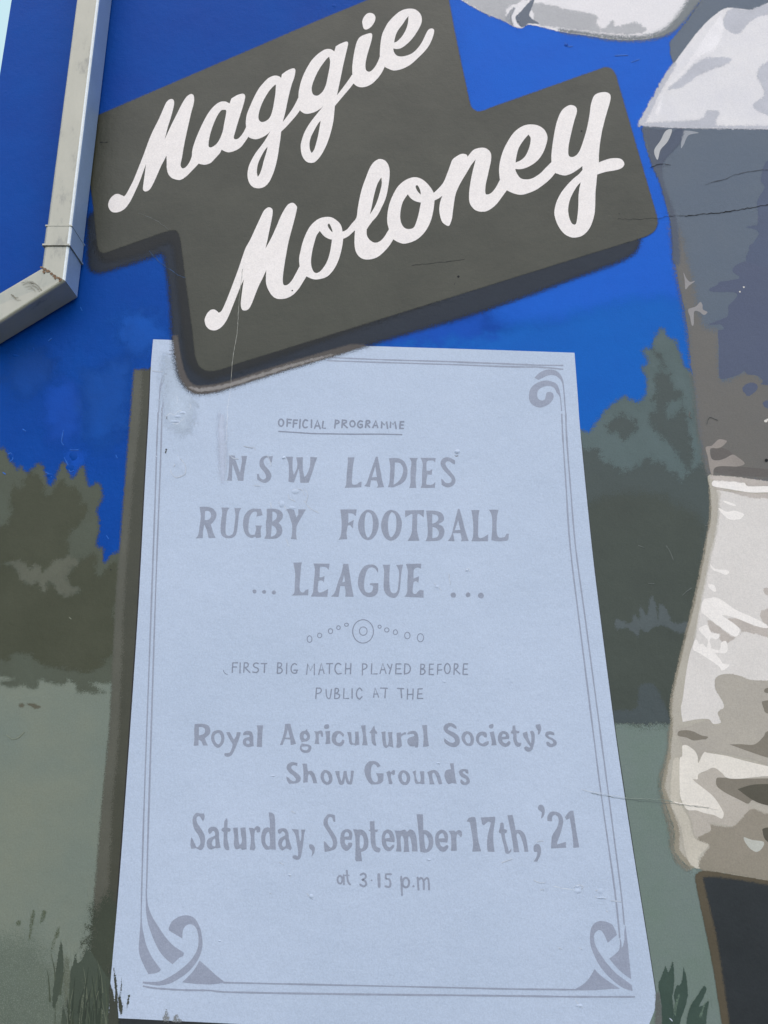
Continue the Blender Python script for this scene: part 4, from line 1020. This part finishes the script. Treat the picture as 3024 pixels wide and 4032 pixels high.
# dark sock
sock = sprayed("sock", [T_R5.pts("!850,1075 905,1035 1050,1048 1415,1110 !1640,1150 !1640,2600 !1140,2600 1062,2212 1000,1830 950,1560 900,1330 860,1130")],
               SH + 1.8 * MM, paint((82, 76, 62), rough=0.5, feather=6, rag=3), player, "black sock with a brown outline")
sprayed("sock_front", [T_R5.pts("!912,1082 1000,1080 1200,1105 1415,1142 !1640,1180 !1640,2600 !1190,2600 1110,2150 1060,1800 1010,1500 960,1290")],
        SH + 2.1 * MM, paint((42, 47, 50), rough=0.5, feather=16, rag=4), player, "near black field of the sock", h=8)

# ------------------------------------------------------------------ painted grass
GR = paint((60, 70, 60), rough=0.55, feather=5, rag=4, rgb2=(70, 80, 70))
sprayed("painted_grass", [T_L5.pts("!570,1310 585,1400 592,1500 595,1600 575,1750 545,1830 !510,1955 488,1900 495,1780 525,1560 545,1430"),
                          T_L5.pts("!705,1405 722,1520 775,1470 !805,1400 850,1420 900,1500 !1030,1690 1050,1850 1100,2080 !1110,2300 !640,2300 690,2080 660,1950 645,1700 670,1560 690,1500"),
                          T_L5.pts("590,1900 610,2000 640,2090 580,2090")],
        3.9 * MM, GR, wall, "dark painted grass at the lower left of the sheet", h=6)
sprayed("painted_grass", [T_L5.pts("300,1040 325,1050 310,1150 285,1260 265,1320 280,1180"), T_L5.pts("400,1030 430,1050 415,1100 375,1150"), T_L5.pts("545,1190 552,1230 510,1330 475,1410 490,1330"),
                          T_L5.pts("150,1140 190,1130 190,1165 160,1170")],
        3.8 * MM, paint((84, 94, 78), rough=0.55, feather=9, rag=8, alpha=0.75), wall, "faint brushed grass left of the sheet", h=4)
sprayed("painted_grass", [T_L5.pts("770,1680 790,1760 755,1900 740,2090 760,2090 800,1800"), T_L5.pts("920,1900 940,2000 930,2090 945,2090 960,1980"), T_L5.pts("600,1480 640,1500 650,1700 620,1900 600,1880")],
        4.2 * MM, paint((96, 104, 90), rough=0.55, feather=10, rag=10, alpha=0.6), wall, "pale strokes in the dark grass", h=5)
sprayed("painted_grass", [T_C3.pts("!90,1030 112,1110 138,1300 142,1480 130,1620 100,1480 112,1330"), T_C3.pts("!195,1160 197,1300 185,1420 205,1520 210,1570 !195,1650 165,1600 152,1460 178,1330"),
                          T_C3.pts("!302,1385 292,1470 !258,1590 268,1480 280,1400"), T_C3.pts("!40,1230 75,1320 105,1460 140,1580 150,1700 !150,1800 !20,1800")],
        5.4 * MM, paint((62, 66, 58), rough=0.55, feather=5, rag=5, ragscale=160), wall, "grass blades painted over the corner of the sheet", h=3)
sprayed("painted_grass", [T_C3.pts("735,1720 755,1640 783,1565 800,1650 818,1725"), T_C3.pts("860,1735 880,1665 925,1645 950,1690 970,1735")],
        5.4 * MM, paint((120, 126, 130), rough=0.55, feather=9, rag=10, ragscale=160, alpha=0.8), wall, "two faint grey tufts at the foot of the sheet", h=3)
sprayed("painted_grass", [SRC.pts("375,3560 470,3560 452,3800 440,3990 470,4200 250,4200 290,3900 340,3780")], 3.95 * MM, paint((58, 65, 54), rough=0.55, feather=70, rag=60, ragscale=40), wall,
        "dark green wash over the foot of the shadow strip", pad=110, h=8)
for n_, w_, col_, (xa, xb), (ya, yb), ln in ((20, 8, (52, 62, 52), (270, 460), (3740, 4060), 190), (16, 7, (72, 82, 68), (180, 430), (3700, 4060), 150), (10, 5, (92, 101, 86), (230, 440), (3780, 4080), 150),
                                             (8, 5, (48, 56, 48), (340, 470), (3800, 4080), 200)):
    c = Coat()
    for k in range(n_):
        x_, y_ = random.uniform(xa, xb), random.uniform(ya, yb)
        l_ = ln * random.uniform(.5, 1.2)
        b_ = random.uniform(-22, 26)
        c.stroke([(x_ - b_ * .4, y_ + l_, False), (x_ - b_ * .1, y_ + l_ * .5, False), (x_ + b_ * .6, y_, False)], w_ * random.uniform(.6, 1.4), 4.3 * MM + n_ * 1e-6, taper=(1.1, 0.15), wob=0.25)
    c.build("painted_grass", paint(col_, rough=0.55, var=0.15), wall)
RG = paint((52, 70, 64), rough=0.52, feather=4, rag=3, rgb2=(62, 80, 72))
sprayed("painted_grass", [T_R5.pts("!628,1765 650,1812 !683,1722 693,1830 688,1950 678,2010 690,2120 !690,2400 !600,2400 592,2060 572,1915 590,1860 612,1800"),
                          T_R5.pts("!765,1775 785,1850 797,1990 772,2100 740,2190 !720,2400 !690,2400 690,2130 702,2060 690,1990 712,1920 748,1895"),
                          T_R5.pts("!925,1915 940,1950 900,2040 !880,2080 910,2070 !962,2030 945,2140 !930,2400 !770,2400 800,2130 860,2010")],
        4.9 * MM, RG, wall, "dark green painted grass at the lower right of the sheet", h=4)
sprayed("painted_grass", [T_R5.pts("!552,1985 575,1960 590,2050 600,2212 !600,2400 !545,2400 548,2100")], 5.2 * MM,
        paint((98, 102, 102), rough=0.55, feather=8, rag=10, ragscale=150, alpha=0.85), wall, "grey smear beside the lower right corner", h=4)
sprayed("painted_grass", [T_R5.pts("720,2000 735,1990 712,2080 700,2150 690,2090"), T_R5.pts("920,2060 935,2050 905,2150 890,2150")], 5.2 * MM,
        paint((92, 112, 100), rough=0.55, feather=6, rag=5, alpha=0.7), wall, "pale strokes in the green grass", h=4)

# ------------------------------------------------------------------ age: cracks, creases, chips
CRK = paint((34, 36, 38), rough=0.9, var=0.2, bump=0.0)
CRT = 10.4 * MM


def crack(pts, w, mat, jag=2.5, label=None, seg=9, lift=CRT):
    p = smooth(SRC.pts(pts), False, 6)
    q = []
    for a, b in zip(p, p[1:]):
        d = math.hypot(b[0] - a[0], b[1] - a[1])
        n_ = max(1, int(d / seg))
        for i in range(n_):
            t = i / n_
            q.append((a[0] + (b[0] - a[0]) * t + random.uniform(-jag, jag), a[1] + (b[1] - a[1]) * t + random.uniform(-jag, jag), True))
    q.append((*p[-1], True))
    c = Coat()
    c.stroke(q, w, lift, wob=0.55)
    return c.build("crack", mat, wall, label)


crack("2700,850 2745,845 2800,840 2850,835 2900,828 2950,818 3030,806 3200,790", 2.3, CRK, label="black crack across the dark jersey")
crack("2430,862 2480,864 2540,862 2600,858 2640,850 2700,850", 1.2, CRK, label="hairline crack right of the lower script row")
crack("1620,1045 1690,1038 1760,1030 1830,1020", 1.4, CRK, 1.5, "short hairline crack below the lower script row")
crack("2560,660 2600,645 2640,650", 1.4, CRK, 1.5, "hairline crack at the jersey edge")
crack("2780,725 2850,705 2920,680 3010,668 3200,650", 1.5, paint((66, 70, 78), rough=0.8), 2, "faint crack high on the jersey")
PALE = paint((150, 153, 148), rough=0.7, var=0.2, bump=0.0)
crack("955,1060 942,1180 935,1300 925,1360 915,1430 910,1500 907,1530", 1.6, PALE, 1.0, "pale vertical scratch through the name board")
crack("910,1528 903,1560 897,1600 893,1680 890,1760 888,1850", 2.2, paint((188, 200, 216), rough=0.5), 2.0, "raised vertical seam down the sheet", lift=5.8 * MM)
crack("545,838 600,860 640,885 665,905", 1.5, paint((96, 100, 100), rough=0.7), 1.5, "faint scratch on the name board")
crack("590,990 605,1010 640,1040 690,1075 730,1092 800,1095 860,1095 910,1105", 2.0, paint((52, 78, 112), rough=0.7), 2, "pale scratch crossing the board shadow", lift=7.6 * MM)
crack("2290,3108 2340,3120 2400,3130 2455,3139", 3.0, paint((186, 199, 216), rough=0.5), 2, "pale raised crease at the right edge of the sheet", lift=8.0 * MM)
crack("2460,3140 2520,3146 2570,3146 2600,3148 2650,3158", 2.6, paint((126, 140, 134), rough=0.5), 2, "raised crease across the painted field", lift=8.0 * MM)
crack("2655,3159 2700,3166 2760,3173 2830,3186", 3.0, paint((222, 220, 214), rough=0.5), 2, "raised crease across the shorts", lift=9.6 * MM)
crack("2330,3124 2400,3137 2520,3153 2650,3165 2790,3182", 1.3, paint((96, 106, 106), rough=0.6), 2, "thin dark lip under the crease", lift=9.7 * MM)
crack("395,560 412,561 424,560", 3.0, CRK, 1, "short dark mark right of the downpipe")
crack("2180,3490 2230,3500 2270,3505", 2.5, paint((196, 208, 222), rough=0.5), 1.5, "short pale crease", lift=5.9 * MM)


def chip(x, y, rx, ry, h, mat, parent, lift=5.0 * MM, name="paint_blister"):
    """a blister or crumb under the paint: a low lumpy dome standing off the wall"""
    V = [tuple(W(x, y, lift + h * 0.4))]
    F = []
    m = 12
    for r_, hh in ((0.55, 0.8), (1.0, 0.0)):
        for k in range(m):
            j = random.uniform(.8, 1.15)
            V.append(tuple(W(x + rx * r_ * j * math.cos(k * 2 * math.pi / m), y + ry * r_ * j * math.sin(k * 2 * math.pi / m), lift + 0.4 * h * hh * random.uniform(.7, 1.1))))
    for k in range(m):
        k2 = (k + 1) % m
        F.append((0, 1 + k2, 1 + k))
        F.append((1 + k, 1 + k2, 1 + m + k2, 1 + m + k))
    me = bpy.data.meshes.new(name)
    me.from_pydata(V, [], F)
    me.update()
    if me.polygons[0].normal.y > 0:
        me.flip_normals()
    for p_ in me.polygons:
        p_.use_smooth = True
    return link(name, me, mat, parent)


PM = poster.data.materials[0]
for x, y, rx, ry, h in ((1117, 1802, 8, 6, .006), (1800, 1778, 12, 9, .008), (700, 1640, 16, 7, .004), (690, 1660, 22, 6, .003), (720, 1625, 14, 6, .004), (700, 1820, 14, 26, .003),
                        (722, 1850, 8, 22, .003), (1165, 1935, 18, 10, .004), (1110, 1985, 12, 14, .004), (1150, 2000, 16, 8, .003), (1720, 2310, 10, 7, .003), (1840, 2245, 7, 5, .004),
                        (2275, 3510, 14, 10, .003), (2365, 3535, 20, 4, .004), (2365, 3510, 16, 12, .002), (2280, 3960, 14, 7, .004), (1690, 3385, 10, 4, .003), (2275, 3490, 12, 4, .003),
                        (1225, 3530, 9, 10, .004), (1140, 3445, 7, 5, .003), (865, 3705, 6, 4, .003), (1725, 3005, 9, 4, .003), (1075, 3055, 12, 4, .002), (1750, 2684, 9, 4, .002)):
    chip(x, y, rx, ry, h, PM, poster)
for x, y, rx, ry, h in ((290, 1795, 16, 22, .004), (275, 1840, 22, 14, .003), (195, 1870, 14, 8, .003), (45, 1795, 9, 12, .003), (130, 1375, 5, 9, .002), (1315, 22, 10, 7, .003), (60, 1400, 14, 5, .003), (2230, 178, 10, 6, .003)):
    chip(x, y, rx, ry, h, wall.data.materials[0], wall, 0.3 * MM)
for q in ("655,1640 658,1650", "655,1770 652,1782"):
    crack(q, 5, paint((84, 86, 88), rough=0.8), 0.5, "small dark nick in the sheet", lift=5.6 * MM)
for x_, y_, r_ in ((1151, 1144, 3.2), (2290, 516, 3.5), (1805, 1089, 5), (1790, 1118, 2), (2438, 842, 2), (3018, 1812, 7), (436, 2243, 2.5)):
    c = Coat()
    c.poly([(x_ + r_ * math.cos(k), y_ + r_ * .9 * math.sin(k)) for k in (0, .8, 1.6, 2.4, 3.2, 4, 4.8, 5.6)], [], CRT)
    c.build("nail_hole", CRK, wall)
# edges of peeled and repainted patches: lit lip and shaded underside painted as pale and dark strokes
LIP = paint((182, 194, 210), rough=0.5, bump=0.3)
LIP_SHADE = paint((148, 160, 177), rough=0.5, bump=0.3)


def lip(tile, pts, w=4.0, dx=1.5, dy=3.0, mats=None, par=None, lift=5.7 * MM):
    p = tile.pts(pts)
    for off, mat_, ww, k in (((dx, dy), (mats or (LIP, LIP_SHADE))[1], w * 0.6, 0), ((0, 0), (mats or (LIP, LIP_SHADE))[0], w, 1)):
        c = Coat()
        c.stroke([(x + off[0], y + off[1], q) for x, y, q in p], ww, lift + k * 0.00004 + random.uniform(0, 2e-5), wob=0.5)
        c.build("paint_lip", mat_, par or poster)


for s_ in ("320,935 360,905 400,922 440,890 470,875 520,912", "385,1010 430,1020 480,990 515,950", "430,1400 455,1390 500,1430 528,1490 520,1560 470,1590 420,1600 375,1560 365,1520", "400,1480 430,1420 440,1360",
           "430,720 440,760 430,800", "570,800 585,830 570,860", "160,435 200,445 275,450", "1000,1345 1040,1390 1100,1400", "200,1360 215,1380"):
    lip(T_C2, s_, 3.0)
for s_ in ("840,905 900,900 945,915 960,960", "790,960 800,1000 860,1030", "410,440 430,470", "300,430 340,440 400,450", "960,890 1000,960 980,1040", "560,530 590,600 600,640", "420,860 480,862"):
    lip(P1, s_, 2.6)
for s_ in ("960,55 1010,70 1040,130", "870,50 880,100", "1240,40 1300,110 1390,160", "1040,450 1070,520"):
    lip(P3, s_, 3.0)
for s_ in ("890,700 930,735 945,750", "1010,620 1020,700", "1145,595 1170,575 1180,600"):
    lip(P4, s_, 2.6)
for s_ in ("1000,620 1040,605 1080,612", "1460,1190 1520,1160 1580,1180 1560,1205", "960,1100 1040,1135 1100,1130", "560,880 640,850 690,830", "1050,1220 1090,1215"):
    lip(P12, s_, 3.0)
for s_ in ("480,20 550,5", "480,100 520,115 560,110 610,125", "680,150 740,158 810,165", "270,765 300,785", "215,1440 250,1500 310,1550", "0,770 40,780", "620,285 640,295", "1450,1690 1480,1720"):
    lip(T_C4, s_, 3.4)
for s_ in ("1210,860 1230,890", "1420,1090 1450,1130 1480,1150", "1240,130 1280,150", "980,1080 1000,1090", "1090,720 1140,750"):
    lip(P10, s_, 3.0)
BLIP = (paint((30, 100, 196), rough=0.5, bump=0.3), paint((2, 50, 120), rough=0.5, bump=0.3))
for s_ in ("690,120 670,240 690,280", "760,335 850,335", "700,420 740,500 760,570 800,560", "250,110 280,130", "90,380 120,370 140,430 110,460", "500,580 540,600 560,630", "30,580 60,600", "1260,390 1275,420", "1160,1270 1180,1300"):
    lip(T_L1, s_, 3.0, mats=BLIP, par=wall, lift=3.1 * MM)
for s_ in ("300,2120 320,2105", "500,1910 510,1930"):
    lip(Tile(0, 0, 1.58), s_, 3.0, mats=BLIP, par=wall, lift=3.1 * MM)
for s_ in ("500,780 560,790 600,775", "575,225 590,245 615,245", "840,295 910,292", "930,330 970,315"):
    lip(T_F1, s_, 2.6, mats=BLIP, par=wall, lift=3.1 * MM)
for s_ in ("780,2120 810,2050 900,2080", "600,1990 590,2040 620,2060"):
    lip(T_F2, s_, 3.0, mats=(paint((96, 98, 96), rough=0.5), paint((60, 62, 60), rough=0.5)), par=wall, lift=9.0 * MM)
GLIP = (paint((88, 96, 92), rough=0.5), paint((44, 50, 48), rough=0.5))
for s_ in ("150,1650 210,1655", "520,1780 560,1740 620,1700", "340,1240 380,1300 420,1400", "770,1020 800,1020", "40,1240 100,1260"):
    lip(T_F4, s_, 2.6, mats=GLIP, par=wall, lift=3.4 * MM)
for s_ in ("70,1500 130,1545 200,1530 265,1465", "750,220 775,240"):
    lip(T_L2, s_, 2.2, mats=(paint((128, 136, 120), rough=0.5), paint((84, 92, 78), rough=0.5)), par=wall, lift=3.4 * MM)
sprayed("stain", [SRC.pts("862,1640 884,1650 892,1800 880,1900 866,1860 858,1740")], 5.9 * MM, paint((174, 187, 209), rough=0.6, feather=24, rag=14), poster,
        "faint pinkish smear beside the seam", h=4)
sprayed("stain", [SRC.pts("660,1400 760,1560 740,1700 660,1660 640,1500")], 5.9 * MM, paint((168, 184, 204), rough=0.6, feather=60, rag=60), poster, "grey scuffing in the upper left corner", h=6)

# ------------------------------------------------------------------ downpipe
def pipe_paint():
    m = bpy.data.materials.new("weathered_cream_metal")
    m.use_nodes = True
    nt = m.node_tree
    L = nt.links.new
    bs = nt.nodes['Principled BSDF']
    geo = N(nt, 'ShaderNodeNewGeometry')
    mp = N(nt, 'ShaderNodeMapping')
    mp.inputs['Scale'].default_value = (1, 1, 0.45)
    mp.inputs['Rotation'].default_value = (0, 0.5, 0)
    L(geo.outputs['Position'], mp.inputs['Vector'])
    n1 = N(nt, 'ShaderNodeTexNoise')
    n1.inputs['Scale'].default_value = 9
    n1.inputs['Detail'].default_value = 8
    n1.inputs['Roughness'].default_value = 0.68
    L(mp.outputs[0], n1.inputs['Vector'])
    cr = N(nt, 'ShaderNodeValToRGB')
    e = cr.color_ramp.elements
    e[0].position, e[0].color = 0.30, (*lin((92, 96, 94)), 1)
    e[1].position, e[1].color = 0.45, (*lin((150, 153, 142)), 1)
    e2 = cr.color_ramp.elements.new(0.75)
    e2.color = (*lin((161, 163, 152)), 1)
    L(n1.outputs[0], cr.inputs[0])
    L(cr.outputs[0], bs.inputs['Base Color'])
    bs.inputs['Roughness'].default_value = 0.24
    bs.inputs['Metallic'].default_value = 0.2
    bs.inputs['Specular IOR Level'].default_value = 0.6
    n2 = N(nt, 'ShaderNodeTexNoise')
    n2.inputs['Scale'].default_value = 18
    L(geo.outputs['Position'], n2.inputs['Vector'])
    bp = N(nt, 'ShaderNodeBump')
    bp.inputs['Strength'].default_value = 0.15
    bp.inputs['Distance'].default_value = 0.004
    L(n2.outputs[0], bp.inputs['Height'])
    L(bp.outputs[0], bs.inputs['Normal'])
    return m


PIPE = pipe_paint()
EDGE_HILITE = paint((205, 216, 222), rough=0.3, var=0.1, scale=40, bump=0.1, spec=0.6)           # edge highlight painted as a pale colour on the bevelled corner
SIDE_BLUE = paint((126, 152, 190), rough=0.35, var=0.06, scale=14, bump=0.1, spec=0.5)   # bluish tint given to the side faces next to the painting
pipe = bpy.data.objects.new("downpipe", None)
COL.objects.link(pipe)
pipe['label'] = "weathered cream metal downpipe with a collar and mitred bend, beside the name board"
pipe['category'] = "downpipe"
T = 0.105
GAP = 0.006
xl = (W(300, 0, T).x + W(180, 911, T).x) / 2
xr = (W(389, 0, T).x + W(275, 892, T).x + W(451, 0, GAP).x + W(335, 918, GAP).x) / 4
z_top = 6.0


def prism(name, a, b, mat, parent, bev=0.008):
    """a, b: the four section corners (front left, front right, back right, back left) at both ends"""
    bm = bmesh.new()
    va = [bm.verts.new(p) for p in a]
    vb = [bm.verts.new(p) for p in b]
    bm.faces.new(va)
    bm.faces.new(vb[::-1])
    for i in range(4):
        j = (i + 1) % 4
        bm.faces.new([va[j], va[i], vb[i], vb[j]])
    bmesh.ops.recalc_face_normals(bm, faces=bm.faces)
    ed = [e for e in bm.edges if (e.verts[0] in va) != (e.verts[1] in va)]
    if bev:
        bmesh.ops.bevel(bm, geom=ed, offset=bev, segments=3, profile=0.5, affect='EDGES')
    me = bpy.data.meshes.new(name)
    bm.to_mesh(me)
    bm.free()
    o = link(name, me, mat, parent)
    me.materials.append(SIDE_BLUE)
    me.materials.append(EDGE_HILITE)
    for f in me.polygons:
        f.use_smooth = False
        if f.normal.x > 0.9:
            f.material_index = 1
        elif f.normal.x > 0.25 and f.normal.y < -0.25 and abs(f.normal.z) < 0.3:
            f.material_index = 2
    return o


def sect(z, grow=0.0):
    return [Vector((xl - grow, -T - grow, z)), Vector((xr + grow, -T - grow, z)), Vector((xr + grow, -GAP, z)), Vector((xl - grow, -GAP, z))]


z_c0 = W(275, 892, T).z
z_c1 = W(262, 962, T).z
pipe.location = (0, 0, 0)
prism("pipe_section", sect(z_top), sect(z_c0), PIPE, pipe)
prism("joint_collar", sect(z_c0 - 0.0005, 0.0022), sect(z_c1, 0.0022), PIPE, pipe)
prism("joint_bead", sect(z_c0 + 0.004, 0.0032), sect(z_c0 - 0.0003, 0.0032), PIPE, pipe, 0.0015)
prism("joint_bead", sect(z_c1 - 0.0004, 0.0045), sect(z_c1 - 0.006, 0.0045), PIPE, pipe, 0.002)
# mitred bend: the raking length runs down to the left
zr = W(244, 1104, T).z
zl = W(160, 1054, T).z
mit = [Vector((xl, -T, zl)), Vector((xr, -T, zr)), Vector((xr, -GAP, zr)), Vector((xl, -GAP, zl))]
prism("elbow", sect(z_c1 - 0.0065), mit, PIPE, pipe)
b0, b1 = W(308, 1153, GAP), W(0, 1339, GAP)
d2 = Vector((b1.x - b0.x, 0, b1.z - b0.z)).normalized()
# find how far the raking length stands off the wall at the picture edge
best = min((abs(((W(0, 1269, t) - mit[1]).x * d2.z - (W(0, 1269, t) - mit[1]).z * d2.x)), t) for t in [k * 0.001 for k in range(30, 160)])
TE = best[1]
fb, ft = W(0, 1269, TE), W(0, 1149, TE)
ext = (EDGE_X - 0.06 - mit[1].x) / (fb.x - mit[1].x)


def along(s, e):
    p_ = s + (e - s) * ext
    p_.y = min(p_.y, -0.05)
    return p_


fbE, ftE = along(mit[1], fb), along(mit[0], ft)
end = [ftE, fbE, Vector((fbE.x, -GAP, fbE.z)), Vector((ftE.x, -GAP, ftE.z))]
mit2 = [v + d2 * 0.001 for v in mit]
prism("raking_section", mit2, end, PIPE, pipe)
print("PIPE", xl, xr, xr - xl, T, TE, mit, end)
# rust along the mitre and scuffs on the raking length: paint-thin stains with a shape of their own
RUST = paint((118, 98, 80), rough=0.9, var=0.3, scale=60, bump=0.2)


def stain(name, pts, lift, mat):
    m_ = len(pts)
    V = [tuple(W(x, y, lift)) for x, y in pts]
    me = bpy.data.meshes.new(name)
    me.from_pydata(V, [], [list(range(m_))])
    me.update()
    if me.polygons[0].normal.y > 0:
        me.flip_normals()
    return link(name, me, mat, pipe)


def blob(x, y, rx, ry, n_=11):
    return [(x + rx * random.uniform(.6, 1.2) * math.cos(k * 2 * math.pi / n_), y + ry * random.uniform(.6, 1.2) * math.sin(k * 2 * math.pi / n_)) for k in range(n_)]


for x, y, rx, ry in ((164, 1052, 7, 5), (176, 1060, 8, 6), (189, 1068, 9, 6), (202, 1077, 8, 5), (214, 1086, 8, 6), (228, 1094, 8, 5), (239, 1101, 5, 5), (172, 1070, 5, 7), (216, 1094, 4, 6), (234, 1103, 4, 7)):
    stain("rust_stain", blob(x, y, rx, ry), T + 0.0012, RUST)
SCUFF = paint((128, 128, 118), rough=0.8, var=0.2, scale=50, bump=0.1)


def scuff(pts, w):
    p_ = SRC.pts(pts)
    f_ = max(0.0, 1 - min(x for x, y, q in p_) / 160)
    c_ = Coat()
    c_.stroke(p_, w, T + (TE - T) * f_ * 0.75 + 0.003, wob=0.4, taper=(0.5, 1.0))
    return c_.build("scuff_mark", SCUFF, pipe)


for s_, w_ in (("84,1114 110,1110 140,1118 160,1140", 4), ("90,1124 115,1120 140,1128 150,1142", 3), ("100,1132 120,1130 132,1140", 3), ("44,1160 52,1166", 9), ("55,1172 72,1173", 4), ("100,1106 130,1108", 2.5)):
    scuff(s_, w_)


bpy.context.view_layer.update()
